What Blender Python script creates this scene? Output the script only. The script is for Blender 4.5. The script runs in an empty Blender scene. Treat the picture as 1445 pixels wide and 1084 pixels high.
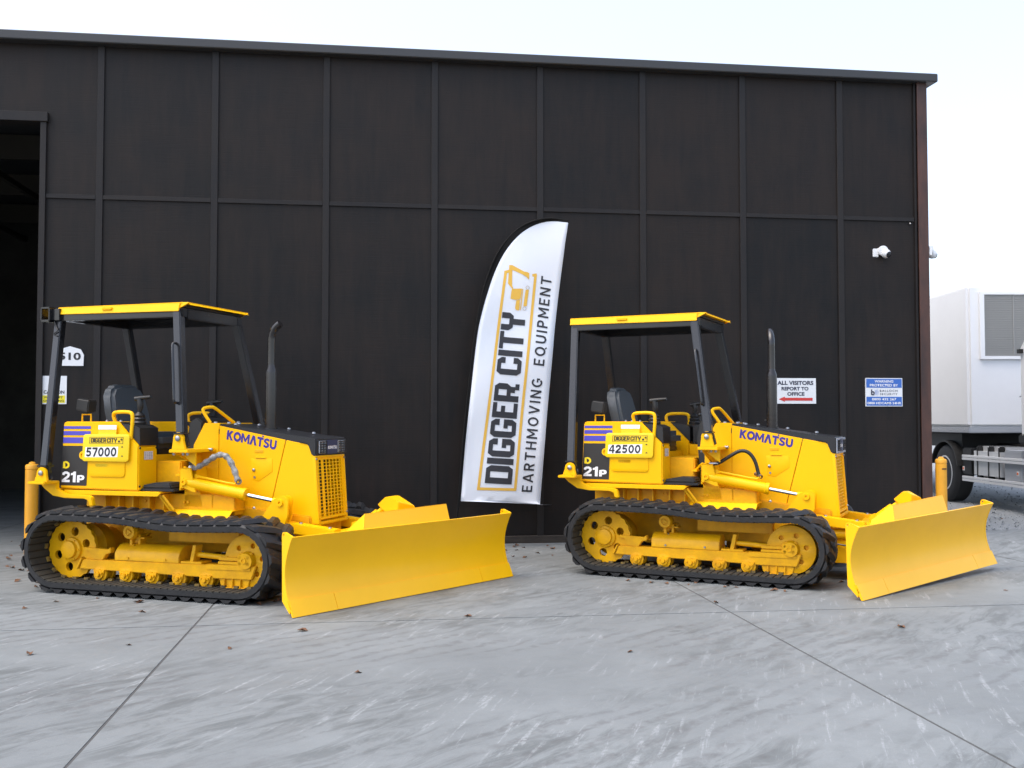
import bpy, bmesh, math, random
from mathutils import Vector, Matrix
R = math.radians
random.seed(7)
scene = bpy.context.scene
col = scene.collection

# ------------------------------------------------------------------ camera
cam_d = bpy.data.cameras.new('camera'); cam = bpy.data.objects.new('camera', cam_d); col.objects.link(cam)
CAM = (4.2076, -11.196, 1.3688); YAW = 0.13037; PITCH = 0.03679
cam.location = CAM; cam.rotation_euler = (math.pi/2 + PITCH, 0.0, -YAW)
cam_d.sensor_width = 36.0; cam_d.lens = 36.0*1416.9/1445.0; cam_d.clip_start = 0.1; cam_d.clip_end = 2000
scene.camera = cam

# ------------------------------------------------------------------ light
SUN_EL = R(62); SUN_DIR = Vector((-0.955*math.cos(SUN_EL), -0.295*math.cos(SUN_EL), math.sin(SUN_EL))).normalized()      # soft light through thin cloud, from high on the left
world = bpy.data.worlds.new('World'); scene.world = world; world.use_nodes = True
nt = world.node_tree; bg = nt.nodes['Background']
sky = nt.nodes.new('ShaderNodeTexSky'); sky.sky_type = 'NISHITA'; sky.sun_disc = False
sky.sun_elevation = SUN_EL; sky.sun_rotation = math.atan2(SUN_DIR.x, SUN_DIR.y)
sky.air_density = 1.0; sky.dust_density = 4.0; sky.ozone_density = 1.2
veil = nt.nodes.new('ShaderNodeMix'); veil.data_type = 'RGBA'; veil.inputs[0].default_value = 0.30      # thin even white cloud veil over the whole sky
veil.inputs[7].default_value = (3.3, 3.35, 3.5, 1); nt.links.new(sky.outputs[0], veil.inputs[6])
nt.links.new(veil.outputs[2], bg.inputs[0]); bg.inputs[1].default_value = 0.15
sun_d = bpy.data.lights.new('sun', 'SUN'); sun_d.energy = 0.5; sun_d.angle = R(60); sun_d.color = (1.0, 0.97, 0.93)
sun = bpy.data.objects.new('sun', sun_d); col.objects.link(sun); sun.location = (-25, 0, 25)
sun.rotation_euler = (-SUN_DIR).to_track_quat('-Z', 'Y').to_euler()
vs = scene.view_settings; vs.view_transform = 'Standard'; vs.look = 'None'; vs.gamma = 1.0; vs.use_curve_mapping = False
vs.exposure = 1.62

# ------------------------------------------------------------------ materials
def mat(name, color, rough=0.5, metal=0.0, coat=0.0, var=0.0, vscale=6.0, bump=0.0, bscale=40.0, spec=0.5, color2=None, stretch=None, emis=None):
    m = bpy.data.materials.new(name); m.use_nodes = True
    n = m.node_tree.nodes; l = m.node_tree.links; b = n['Principled BSDF']
    b.inputs['Base Color'].default_value = (*color, 1); b.inputs['Roughness'].default_value = rough
    b.inputs['Metallic'].default_value = metal; b.inputs['Coat Weight'].default_value = coat
    b.inputs['Coat Roughness'].default_value = 0.12; b.inputs['Specular IOR Level'].default_value = spec
    if var or bump or color2:
        tc = n.new('ShaderNodeTexCoord'); mp = n.new('ShaderNodeMapping'); l.new(tc.outputs['Object'], mp.inputs[0])
        if stretch: mp.inputs['Scale'].default_value = stretch
        if var or color2:
            no = n.new('ShaderNodeTexNoise'); no.inputs['Scale'].default_value = vscale; no.inputs['Detail'].default_value = 6
            no.inputs['Roughness'].default_value = 0.65
            l.new(mp.outputs[0], no.inputs['Vector'])
            mx = n.new('ShaderNodeMix'); mx.data_type = 'RGBA'
            ra = n.new('ShaderNodeMapRange'); ra.inputs[1].default_value = 0.35; ra.inputs[2].default_value = 0.68
            l.new(no.outputs[0], ra.inputs[0]); l.new(ra.outputs[0], mx.inputs[0])
            c2 = color2 if color2 else tuple(c*(1-var) for c in color)
            mx.inputs[6].default_value = (*color, 1); mx.inputs[7].default_value = (*c2, 1)
            l.new(mx.outputs[2], b.inputs['Base Color'])
            rr = n.new('ShaderNodeMapRange'); rr.inputs[3].default_value = max(0.02, rough*0.85); rr.inputs[4].default_value = min(1, rough*1.2)
            l.new(no.outputs[0], rr.inputs[0]); l.new(rr.outputs[0], b.inputs['Roughness'])
        if bump:
            nb = n.new('ShaderNodeTexNoise'); nb.inputs['Scale'].default_value = bscale; nb.inputs['Detail'].default_value = 5
            l.new(mp.outputs[0], nb.inputs['Vector'])
            bp = n.new('ShaderNodeBump'); bp.inputs['Strength'].default_value = bump; bp.inputs['Distance'].default_value = 0.01
            l.new(nb.outputs[0], bp.inputs['Height']); l.new(bp.outputs[0], b.inputs['Normal'])
    return m
M = {}
M['yellow'] = mat('yellow_paint', (0.90, 0.485, 0.002), 0.36, spec=.18, var=0.05, vscale=3.0, bump=0.03, bscale=60)
M['yellow_blade'] = mat('yellow_blade_paint', (0.95, 0.50, 0.003), 0.34, spec=.35, var=0.06, vscale=2.0, bump=0.04, bscale=25)
M['yellow_under'] = mat('yellow_undercarriage_paint', (0.86, 0.440, 0.003), 0.4, spec=.25, color2=(0.66, 0.325, 0.008), vscale=7.0, bump=0.12, bscale=50)
M['yellow_worn'] = mat('yellow_worn_paint', (0.30, 0.19, 0.03), 0.6, color2=(0.03, 0.027, 0.022), vscale=14.0, bump=0.2, bscale=60)
M['bollard'] = mat('bollard_plastic', (0.78, 0.36, 0.02), 0.45, var=0.12, vscale=5)
M['black'] = mat('black_gloss_paint', (0.012, 0.012, 0.014), 0.25, coat=0.3, spec=.45, var=0.3, vscale=8)
M['hood_black'] = mat('black_satin_paint', (0.014, 0.015, 0.018), 0.35, var=0.3, vscale=8)
M['plastic'] = mat('black_plastic', (0.012, 0.012, 0.012), 0.45, bump=0.1, bscale=200)
M['mat'] = mat('rubber_floor_mat', (0.015, 0.015, 0.016), 0.7, bump=0.2, bscale=90)
M['rubber'] = mat('track_rubber', (0.012, 0.013, 0.015), 0.5, spec=.35, color2=(0.022, 0.022, 0.023), vscale=9.0, bump=0.25, bscale=35)
M['rubber_in'] = mat('dusty_rubber', (0.035, 0.033, 0.026), 0.75, color2=(0.020, 0.020, 0.018), vscale=11, bump=0.2, bscale=50)
M['vinyl'] = mat('seat_vinyl', (0.045, 0.055, 0.065), 0.5, bump=0.15, bscale=300)
M['chrome'] = mat('chrome_rod', (0.75, 0.76, 0.78), 0.12, metal=1.0)
M['steel'] = mat('zinc_bolt', (0.36, 0.36, 0.37), 0.35, metal=1.0)
M['exhaust'] = mat('exhaust_black', (0.008, 0.008, 0.009), 0.2, coat=0.2, color2=(0.016, 0.012, 0.011), vscale=10)
M['purple'] = mat('violet_letter_film', (0.035, 0.022, 0.24), 0.4); M['stripe'] = mat('blue_stripe_film', (0.065, 0.055, 0.42), 0.4)
M['decal_dark'] = mat('charcoal_decal', (0.022, 0.020, 0.019), 0.4)
M['white'] = mat('white_print', (0.80, 0.80, 0.80), 0.45)
M['yellow_print'] = mat('yellow_print', (0.85, 0.62, 0.01), 0.45)
M['tag_yellow'] = mat('price_tag_plastic', (0.86, 0.58, 0.005), 0.35)
M['ink'] = mat('black_ink', (0.012, 0.012, 0.016), 0.5)
M['lamp'] = mat('lamp_glass', (0.75, 0.77, 0.80), 0.12, metal=0.2)
M['lamp_grey'] = mat('grey_lamp_bezel', (0.30, 0.33, 0.38), 0.3)
M['radiator'] = mat('radiator_core', (0.012, 0.011, 0.010), 0.8)
M['sleeve'] = mat('hose_sleeve', (0.36, 0.36, 0.35), 0.38, color2=(0.10, 0.10, 0.10), vscale=30, bump=0.5, bscale=60)
M['sticker'] = mat('paper_sticker', (0.62, 0.63, 0.64), 0.5)
M['red'] = mat('red_knob', (0.35, 0.02, 0.015), 0.4)

# ------------------------------------------------------------------ helpers
class MB:
    def __init__(s): s.v = []; s.f = []
    def add(s, vs_, fs_):
        o = len(s.v); s.v += [tuple(v) for v in vs_]; s.f += [tuple(o+i for i in f) for f in fs_]; return s
    def box(s, x0, x1, y0, y1, z0, z1, mtx=None):
        p = [Vector(c) for c in ((x0,y0,z0),(x1,y0,z0),(x1,y1,z0),(x0,y1,z0),(x0,y0,z1),(x1,y0,z1),(x1,y1,z1),(x0,y1,z1))]
        if mtx: p = [mtx @ q for q in p]
        return s.add(p, [(0,3,2,1),(4,5,6,7),(0,1,5,4),(1,2,6,5),(2,3,7,6),(3,0,4,7)])
    def prism(s, poly, a, b, fn):      # poly of 2D points, fn(u, v, w) -> 3D
        n = len(poly)
        return s.add([fn(u, v, a) for u, v in poly]+[fn(u, v, b) for u, v in poly],
                     [tuple(range(n)), tuple(range(2*n-1, n-1, -1))]+[(i, i+n, (i+1) % n+n, (i+1) % n) for i in range(n)])
    def side(s, poly, y0, y1): return s.prism(poly, y0, y1, lambda u, v, w: (u, w, v))
    def cyl(s, p0, p1, r0, r1=None, n=20, cap=True):
        r1 = r0 if r1 is None else r1; p0 = Vector(p0); p1 = Vector(p1); d = (p1-p0).normalized()
        u = d.orthogonal().normalized(); w = d.cross(u)
        ring = lambda p, r: [p+(u*math.cos(2*math.pi*i/n)+w*math.sin(2*math.pi*i/n))*r for i in range(n)]
        fs_ = [(i, (i+1) % n, (i+1) % n+n, i+n) for i in range(n)]
        if cap: fs_ += [tuple(range(n-1, -1, -1)), tuple(range(n, 2*n))]
        return s.add(ring(p0, r0)+ring(p1, r1), fs_)
    def lathe(s, prof, org, axis, n=28):      # prof: [(dist along axis, radius)]
        d = Vector(axis).normalized(); u = d.orthogonal().normalized(); w = d.cross(u); o = Vector(org); vs_ = []; fs_ = []
        for a, r in prof: vs_ += [o+d*a+(u*math.cos(2*math.pi*i/n)+w*math.sin(2*math.pi*i/n))*max(r, 1e-4) for i in range(n)]
        for k in range(len(prof)-1): fs_ += [(k*n+i, k*n+(i+1) % n, (k+1)*n+(i+1) % n, (k+1)*n+i) for i in range(n)]
        fs_ += [tuple(range(n-1, -1, -1)), tuple(range((len(prof)-1)*n, len(prof)*n))]
        return s.add(vs_, fs_)
    def tube(s, pts, r, n=10, smooth=0):
        pts = [Vector(p) for p in pts]
        for _ in range(smooth):
            q = [pts[0]]
            for a, b in zip(pts, pts[1:]): q += [a.lerp(b, .25), a.lerp(b, .75)]
            pts = q+[pts[-1]]
        vs_ = []; fs_ = []; u = None
        for i, p in enumerate(pts):
            d = (pts[min(i+1, len(pts)-1)]-pts[max(i-1, 0)]).normalized()
            u = d.orthogonal().normalized() if u is None else (u-d*u.dot(d)).normalized()
            w = d.cross(u); rr = r(i/(len(pts)-1)) if callable(r) else r
            vs_ += [p+(u*math.cos(2*math.pi*k/n)+w*math.sin(2*math.pi*k/n))*rr for k in range(n)]
        for i in range(len(pts)-1): fs_ += [(i*n+k, i*n+(k+1) % n, (i+1)*n+(k+1) % n, (i+1)*n+k) for k in range(n)]
        fs_ += [tuple(range(n-1, -1, -1)), tuple(range((len(pts)-1)*n, len(pts)*n))]
        return s.add(vs_, fs_)
    def build(s, name, m, parent=None, bevel=0.0, smooth=True, seg=2):
        me = bpy.data.meshes.new(name); me.from_pydata(s.v, [], s.f)
        bm = bmesh.new(); bm.from_mesh(me); bmesh.ops.recalc_face_normals(bm, faces=bm.faces)
        if bevel:
            es = [e for e in bm.edges if len(e.link_faces) == 2 and e.calc_face_angle(0) > R(28)]
            if es: bmesh.ops.bevel(bm, geom=es, offset=bevel, segments=seg, affect='EDGES', clamp_overlap=True)
        bm.to_mesh(me); bm.free()
        return link(name, me, m, parent, smooth)
def link(name, me, m, parent=None, smooth=True):
    if m is not None and not me.materials: me.materials.append(M[m] if isinstance(m, str) else m)
    if smooth:
        for p in me.polygons: p.use_smooth = True
        me.set_sharp_from_angle(angle=R(35))
    o = bpy.data.objects.new(name, me); col.objects.link(o)
    if parent: o.parent = parent
    return o
def tag(o, label, cat=None, group=None, kind=None):
    if label: o['label'] = label
    if cat: o['category'] = cat
    if group: o['group'] = group
    if kind: o['kind'] = kind
    return o
def empty(name, loc=(0,0,0), rz=0.0):
    e = bpy.data.objects.new(name, None); col.objects.link(e); e.location = loc; e.rotation_euler = (0, 0, rz); e.empty_display_size = 0.2; return e
def eval_curve(cu):
    o = bpy.data.objects.new('tmp', cu); col.objects.link(o); bpy.context.view_layer.update()
    me = bpy.data.meshes.new_from_object(o.evaluated_get(bpy.context.evaluated_depsgraph_get()))
    bpy.data.objects.remove(o); bpy.data.curves.remove(cu); return me
def circle(cx, cy, r, n=28): return [(cx+r*math.cos(2*math.pi*i/n), cy+r*math.sin(2*math.pi*i/n)) for i in range(n)]
def rrect(x0, y0, x1, y1, r, n=5):
    out = []
    for cx, cy, a in ((x1-r, y1-r, 0), (x0+r, y1-r, 90), (x0+r, y0+r, 180), (x1-r, y0+r, 270)):
        out += [(cx+r*math.cos(R(a+90*k/n)), cy+r*math.sin(R(a+90*k/n))) for k in range(n+1)]
    return out
def plate(name, m, outer, holes, t, fn, parent=None, bevel=0.0):
    """flat plate with real holes; fn maps (u, v, w) to 3D, w in 0..t"""
    cu = bpy.data.curves.new('c', 'CURVE'); cu.dimensions = '2D'; cu.fill_mode = 'BOTH'; cu.extrude = t/2; cu.bevel_depth = bevel; cu.bevel_resolution = 1
    for poly in [outer]+holes:
        sp = cu.splines.new('POLY'); sp.points.add(len(poly)-1); sp.use_cyclic_u = True
        for p, (u, v) in zip(sp.points, poly): p.co = (u, v, 0, 1)
    me = eval_curve(cu); me.materials.clear()
    for v in me.vertices: v.co = Vector(fn(v.co.x, v.co.y, v.co.z+t/2))
    bm = bmesh.new(); bm.from_mesh(me); bmesh.ops.remove_doubles(bm, verts=bm.verts, dist=1e-5); bmesh.ops.recalc_face_normals(bm, faces=bm.faces); bm.to_mesh(me); bm.free()
    return link(name, me, m, parent)
def text(name, m, s, fn, parent=None, bold=0.02, spacing=1.0, bbox=None):
    """lettering filling the unit square; fn maps (u, v) in 0..1 to 3D"""
    cu = bpy.data.curves.new('t', 'FONT'); cu.body = s; cu.size = 1.0; cu.offset = bold; cu.space_character = spacing; cu.resolution_u = 3; cu.fill_mode = 'FRONT'
    me = eval_curve(cu); me.materials.clear()
    xs = [v.co.x for v in me.vertices]; ys = [v.co.y for v in me.vertices]; a, b, c, d = min(xs), max(xs), min(ys), max(ys)
    for v in me.vertices: v.co = Vector(fn((v.co.x-a)/(b-a), (v.co.y-c)/(d-c)))
    return link(name, me, m, parent, False)
GLY = {'D': "#####\\ ##..## ##..## ##..## ##..## #####/", 'I': "## ## ## ## ## ##", 'G': "/####\\ ##..## ##.... ##.### ##..## \\####/",
       'E': "##### ##... ####. ##... ##... #####", 'R': "#####\\ ##..## ##..## #####/ ##.##. ##..##", 'C': "/####\\ ##..## ##.... ##.... ##..## \\####/",
       'T': "###### ..##.. ..##.. ..##.. ..##.. ..##..", 'Y': "##..## ##..## \\####/ ..##.. ..##.. ..##..", ' ': ".. .. .. .. .. .."}
def ell(cx, cy, rx, ry, a0=0, a1=360, n=18): return [(cx+rx*math.cos(R(a0+(a1-a0)*k/n)), cy+ry*math.sin(R(a0+(a1-a0)*k/n))) for k in range(n+(0 if a1-a0 == 360 else 1))]
SG = {  # heavy sans letters: width, polygons, strokes (points, thickness, closed)
 'K': (.90, [[(0, 0), (.27, 0), (.27, 1), (0, 1)], [(.27, .36), (.27, .70), (.53, 1), (.87, 1), (.50, .56), (.90, 0), (.57, 0), (.33, .40)]], []),
 'O': (1.06, [], [(ell(.53, .5, .40, .385), .27, True)]),
 'M': (1.14, [[(0, 0), (.25, 0), (.25, 1), (0, 1)], [(.89, 0), (1.14, 0), (1.14, 1), (.89, 1)], [(.25, 1), (.57, .46), (.89, 1), (.89, .60), (.65, .16), (.49, .16), (.25, .60)]], []),
 'A': (1.0, [[(0, 0), (.29, 0), (.50, .60), (.71, 0), (1.0, 0), (.65, 1), (.35, 1)]], []),
 'T': (.84, [[(0, .75), (.84, .75), (.84, 1), (.0, 1)], [(.285, 0), (.555, 0), (.555, .75), (.285, .75)], [(.62, 1.06), (.84, 1.06), (.84, 1.22), (.62, 1.22)]], []),
 'S': (.84, [], [([(.76, .80), (.62, .875), (.40, .885), (.20, .815), (.165, .68), (.28, .575), (.50, .49), (.66, .39), (.675, .24), (.54, .135), (.36, .115), (.20, .15), (.06, .22)], .235, False)]),
 'U': (.92, [], [([(.135, 1), (.135, .42), (.19, .24), (.33, .145), (.46, .13), (.59, .145), (.73, .24), (.785, .42), (.785, 1)], .26, False)]),
 'D': (.84, [], [([(.13, .12), (.13, .88), (.36, .88), (.58, .80), (.70, .64), (.71, .5), (.70, .36), (.58, .20), (.36, .12)], .25, True)]),
 'P': (.78, [[(0, 0), (.26, 0), (.26, .30), (0, .30)]], [([(.13, .42), (.13, .88), (.42, .88), (.58, .82), (.64, .65), (.58, .48), (.42, .42)], .25, True)]),
 '2': (.78, [[(0, 0), (.76, 0), (.76, .22), (0, .22)]], [([(.12, .66), (.14, .80), (.27, .885), (.44, .89), (.60, .81), (.635, .67), (.56, .52), (.36, .36), (.17, .20), (.10, .11)], .225, False)]),
 '1': (.56, [[(.24, 0), (.52, 0), (.52, 1), (.30, 1), (.22, .90), (.02, .84), (.02, .66), (.24, .68)]], []),
 '5': (.78, [[(.10, .78), (.72, .78), (.72, 1), (.10, 1)], [(.06, .46), (.24, .46), (.28, .78), (.10, .78)]], [([(.16, .50), (.28, .565), (.44, .565), (.60, .48), (.645, .33), (.58, .18), (.42, .105), (.26, .115), (.08, .20)], .2, False)]),
 '7': (.72, [[(0, .79), (.72, .79), (.72, 1), (0, 1)], [(.14, 0), (.38, 0), (.72, .79), (.48, .79)]], []),
 '0': (.78, [], [(ell(.39, .5, .285, .40), .2, True)]),
 '4': (.80, [[(.46, 0), (.67, 0), (.67, 1), (.46, 1)], [(0, .22), (.46, .22), (.46, .40), (.20, .40), (.46, .80), (.46, 1), (.42, 1), (0, .38)], [(.67, .22), (.80, .22), (.80, .40), (.67, .40)]], [])}
st_ = lambda x0, x1, y0=0, y1=1: [(x0, y0), (x1, y0), (x1, y1), (x0, y1)]
TG = {  # lighter sans for the flag's second line
 'E': (.56, [st_(0, .16), st_(.16, .56, .84, 1), st_(.16, .50, .43, .58), st_(.16, .56, 0, .16)], []),
 'A': (.80, [[(0, 0), (.17, 0), (.40, .78), (.63, 0), (.80, 0), (.49, 1), (.31, 1)], [(.236, .22), (.564, .22), (.524, .36), (.276, .36)]], []),
 'R': (.64, [st_(0, .16), [(.27, .42), (.45, .42), (.64, 0), (.45, 0)]], [([(.16, .92), (.40, .92), (.52, .85), (.55, .71), (.51, .57), (.40, .50), (.16, .50)], .16, False)]),
 'T': (.70, [st_(0, .70, .84, 1), st_(.27, .43, 0, .84)], []), 'H': (.70, [st_(0, .16), st_(.54, .70), st_(.16, .54, .43, .58)], []),
 'M': (.84, [st_(0, .16), st_(.68, .84), [(.16, 1), (.42, .44), (.68, 1), (.68, .70), (.48, .24), (.36, .24), (.16, .70)]], []),
 'O': (.80, [], [(ell(.40, .5, .32, .42), .16, True)]), 'V': (.76, [[(0, 1), (.17, 1), (.38, .24), (.59, 1), (.76, 1), (.46, 0), (.30, 0)]], []),
 'I': (.16, [st_(0, .16)], []), 'N': (.70, [st_(0, .16), st_(.54, .70), [(.16, 1), (.16, .70), (.54, 0), (.54, .30)]], []),
 'G': (.78, [[(.42, .40), (.78, .40), (.78, .54), (.42, .54)], st_(.63, .78, .24, .40)], [(ell(.40, .5, .32, .42, 42, 312, 16), .16, False)]),
 'Q': (.84, [[(.62, .02), (.70, .10), (.84, -.04), (.76, -.12)]], [(ell(.40, .5, .32, .42), .16, True)]),
 'U': (.70, [], [([(.08, 1), (.08, .36), (.15, .17), (.35, .08), (.55, .17), (.62, .36), (.62, 1)], .16, False)]),
 'P': (.62, [st_(0, .16)], [([(.16, .92), (.38, .92), (.50, .84), (.54, .68), (.50, .52), (.38, .45), (.16, .45)], .16, False)])}
def heavy(name, m, s, fn, parent=None, gap=.10, SG=SG):
    """heavy sans lettering filling the unit square; every piece lies in one plane without overlap"""
    W = sum(SG[c][0] for c in s)+gap*(len(s)-1); x = 0.0; b = MB()
    for c in s:
        w, polys, strokes = SG[c]
        for p in polys: b.add([fn((x+u)/W, v) for u, v in p], [tuple(range(len(p)))])
        for pts, t, closed in strokes:
            n = len(pts); L = []; Rr = []
            for i, (u, v) in enumerate(pts):
                a = pts[(i-1) % n] if closed or i else pts[i]; c_ = pts[(i+1) % n] if closed or i < n-1 else pts[i]
                d = Vector((c_[0]-a[0], c_[1]-a[1])).normalized(); k = 1.0
                if a != pts[i] and c_ != pts[i]:
                    e0 = Vector((u-a[0], v-a[1])).normalized(); k = min(1.42, 1/max(.3, abs(e0.dot(d))))
                L.append((u-d.y*t/2*k, v+d.x*t/2*k)); Rr.append((u+d.y*t/2*k, v-d.x*t/2*k))
            for i in range(n if closed else n-1):
                j = (i+1) % n; b.add([fn((x+q[0])/W, q[1]) for q in (L[i], Rr[i], Rr[j], L[j])], [(0, 1, 2, 3)])
        x += w+gap
    return b.build(name, m, parent, smooth=False)
def blocktext(name, m, s, fn, parent=None):
    """heavy block lettering with cut corners, filling the unit square"""
    b = MB(); x = 0.0; cells = []
    for ch in s:
        rows = GLY[ch].split(); w = len(rows[0])
        for j, row in enumerate(rows):
            for i, k in enumerate(row):
                if k == '.': continue
                X, Y = x+i, 5-j; q = [(X, Y), (X+1, Y), (X+1, Y+1), (X, Y+1)]
                if k == '\\': q = [q[0], q[1], q[3]] if i else [q[1], q[2], q[3]]
                if k == '/': q = [q[0], q[1], q[2]] if j < 3 and i == 0 else ([q[0], q[2], q[3]] if i else [q[1], q[2], q[0]])
                cells.append(q)
        x += w+(0.45 if ch != ' ' else -0.6)
    W = x-0.45
    for q in cells: b.add([fn(u/W, v/6) for u, v in q], [tuple(range(len(q)))])
    return b.build(name, m, parent, smooth=False)
def quad(o, r, u):      # unit square -> parallelogram in 3D
    o, r, u = Vector(o), Vector(r), Vector(u); return lambda a, b: o+r*a+u*b
def quad4(bl, br, tl, tr):
    bl, br, tl, tr = map(Vector, (bl, br, tl, tr)); return lambda a, b: bl*(1-a)*(1-b)+br*a*(1-b)+tl*(1-a)*b+tr*a*b
def side_y(y): return lambda u, v, w: (u, y-w, v)        # plate standing on the near side, thickness towards -y

# ------------------------------------------------------------------ ground
def ground_mats():
    m = bpy.data.materials.new('yard_concrete'); m.use_nodes = True; n = m.node_tree.nodes; l = m.node_tree.links; b = n['Principled BSDF']
    g = n.new('ShaderNodeNewGeometry')
    def noise(scale, sc=(1,1,1), rot=0.0, det=6, ro=0.6, dist=0.0):
        mp = n.new('ShaderNodeMapping'); mp.vector_type = 'TEXTURE'; mp.inputs['Scale'].default_value = tuple(1/c for c in sc); mp.inputs['Rotation'].default_value = (0, 0, rot); l.new(g.outputs['Position'], mp.inputs[0])
        t = n.new('ShaderNodeTexNoise'); t.inputs['Scale'].default_value = scale; t.inputs['Detail'].default_value = det; t.inputs['Roughness'].default_value = ro; t.inputs['Distortion'].default_value = dist
        l.new(mp.outputs[0], t.inputs['Vector']); return t.outputs[0]
    def rng(x, a, b_, c=0.0, d=1.0):
        r = n.new('ShaderNodeMapRange'); r.inputs[1].default_value = a; r.inputs[2].default_value = b_; r.inputs[3].default_value = c; r.inputs[4].default_value = d; l.new(x, r.inputs[0]); return r.outputs[0]
    def mul(a, c):
        r = n.new('ShaderNodeMath'); r.operation = 'MULTIPLY'; l.new(a, r.inputs[0]); l.new(c, r.inputs[1]); return r.outputs[0]
    def mix(f, a, c):
        r = n.new('ShaderNodeMix'); r.data_type = 'RGBA'; l.new(f, r.inputs[0])
        if isinstance(a, tuple): r.inputs[6].default_value = (*a, 1)
        else: l.new(a, r.inputs[6])
        r.inputs[7].default_value = (*c, 1); return r.outputs[2]
    base = mix(rng(noise(0.45, det=3), .38, .64), (0.200, 0.217, 0.219), (0.157, 0.171, 0.173))
    base = mix(rng(noise(2.6, det=8, ro=.7), .42, .72, 0, .55), base, (0.128, 0.139, 0.141))
    base = mix(rng(noise(160, det=3), .55, .72, 0, .45), base, (0.125, 0.128, 0.128))
    base = mix(rng(noise(130, (1, 1, 1), .7, 3), .60, .74, 0, .35), base, (0.33, 0.34, 0.34))
    # soft dark stains left by tyres and tracks
    patch = rng(noise(0.42, (0.8, 1.5, 1), 0.15, 4), .43, .56)
    sc = mul(rng(noise(3.2, (0.6, 2.2, 1), 0.75, 8, .72, 1.2), .46, .60), patch)
    base = mix(rng(sc, 0, 1, 0, .62), base, (0.075, 0.083, 0.082))
    # bars printed by turning crawler tracks: curved bands inside the stained patches
    wv = n.new('ShaderNodeTexWave'); wv.wave_type = 'BANDS'; wv.inputs['Scale'].default_value = 2.2; wv.inputs['Distortion'].default_value = 5.0; wv.inputs['Detail'].default_value = 3.0; wv.inputs['Detail Scale'].default_value = 1.2
    mpw = n.new('ShaderNodeMapping'); mpw.inputs['Rotation'].default_value = (0, 0, 0.9); l.new(g.outputs['Position'], mpw.inputs[0]); l.new(mpw.outputs[0], wv.inputs['Vector'])
    pr = mul(rng(wv.outputs[1], .60, .90), mul(rng(noise(0.6, (0.6, 1.6, 1), 0.1, 4), .46, .55), rng(noise(14, det=5), .36, .58)))
    base = mix(rng(pr, 0, 1, 0, .42), base, (0.080, 0.078, 0.078))
    # chalky scrapes: short slanting strokes in loose clusters
    wh = mul(rng(noise(5.5, (0.45, 4.0, 1), 1.17, 6, .70, .4), .565, .64), mul(rng(noise(0.75, (0.7, 1.2, 1), 0, 4), .44, .53), rng(noise(40, det=4), .34, .55)))
    base = mix(rng(wh, 0, 1, 0, .30), base, (0.47, 0.49, 0.50))
    l.new(base, b.inputs['Base Color'])
    l.new(rng(noise(3), .3, .7, .55, .8), b.inputs['Roughness'])
    bp = n.new('ShaderNodeBump'); bp.inputs['Strength'].default_value = .25; bp.inputs['Distance'].default_value = .006; l.new(noise(60, det=8, ro=.7), bp.inputs['Height']); l.new(bp.outputs[0], b.inputs['Normal'])
    M['concrete'] = m
ground_mats()
M['joint'] = mat('joint_dirt', (0.07, 0.07, 0.068), 0.9)
M['gravel'] = mat('gravel_ground', (0.30, 0.315, 0.32), 0.9, color2=(0.17, 0.18, 0.185), vscale=45, bump=1.0, bscale=60)
M['stone'] = mat('gravel_stone', (0.36, 0.375, 0.385), 0.85, color2=(0.19, 0.20, 0.205), vscale=3)
b = MB(); b.box(-400, 400, -400, 600, -1.0, -0.10)
tag(b.build('ground', 'gravel'), None, None, None, 'structure')
b = MB(); b.box(-30, 45, -40, 0.62, -0.12, -0.003); b.box(-8, 10.68, 0.62, 11, -0.12, -0.003)
yard = tag(b.build('concrete_yard', 'joint'), None, None, None, 'structure')
XJ = [2.98-3.72*k for k in (8, 7, 6, 5, 4, 3, 2, 1)]+[2.98+3.72*k for k in range(0, 12)]
YJ = [-4.21-3.72*k for k in range(9, 0, -1)]+[-4.21, 0.62]
g = 0.0075
for i in range(len(XJ)-1):
    for j in range(len(YJ)-1):
        if not (-12 < XJ[i] < 24): continue
        b = MB(); b.box(XJ[i]+g, XJ[i+1]-g, YJ[j]+g, YJ[j+1]-g, -0.10, 0.0); b.build('slab', 'concrete', yard)
for i in range(5):
    b = MB(); b.box(-8+3.72*i+g, min(10.66, -8+3.72*(i+1)-g), 0.62+g, 10.0, -0.10, 0.0); b.build('slab', 'concrete', yard)
# gravel lot
def bumpy(x0, x1, y0, y1, nx, ny, z, amp):
    b = MB(); vs_ = []; fs_ = []
    for j in range(ny+1):
        for i in range(nx+1): vs_.append((x0+(x1-x0)*i/nx, y0+(y1-y0)*j/ny, z+random.uniform(-amp, amp)))
    for j in range(ny):
        for i in range(nx): k = j*(nx+1)+i; fs_.append((k, k+1, k+nx+2, k+nx+1))
    b.add(vs_, fs_); return b
tag(bumpy(10.72, 40, 0.63, 60, 120, 200, -0.03, 0.012).build('gravel_lot', 'gravel'), None, None, None, 'structure')
b = MB()
for _ in range(5200):
    y = 0.7+16*random.random()**1.6; x = random.uniform(10.8, 11.8+0.62*(y+11)); r = random.uniform(.008, .022)
    ax = [Vector((random.gauss(0, 1), random.gauss(0, 1), random.gauss(0, 1))).normalized() for _ in range(3)]
    c = Vector((x, y, -0.026+r*.3)); s = [r*random.uniform(.7, 1.2) for _ in range(3)]
    pts = [c+ax[0]*s[0], c-ax[0]*s[0], c+ax[1]*s[1], c-ax[1]*s[1], c+ax[2]*s[2], c-ax[2]*s[2]]
    b.add(pts, [(0,2,4),(2,1,4),(1,3,4),(3,0,4),(2,0,5),(1,2,5),(3,1,5),(0,3,5)])
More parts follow.
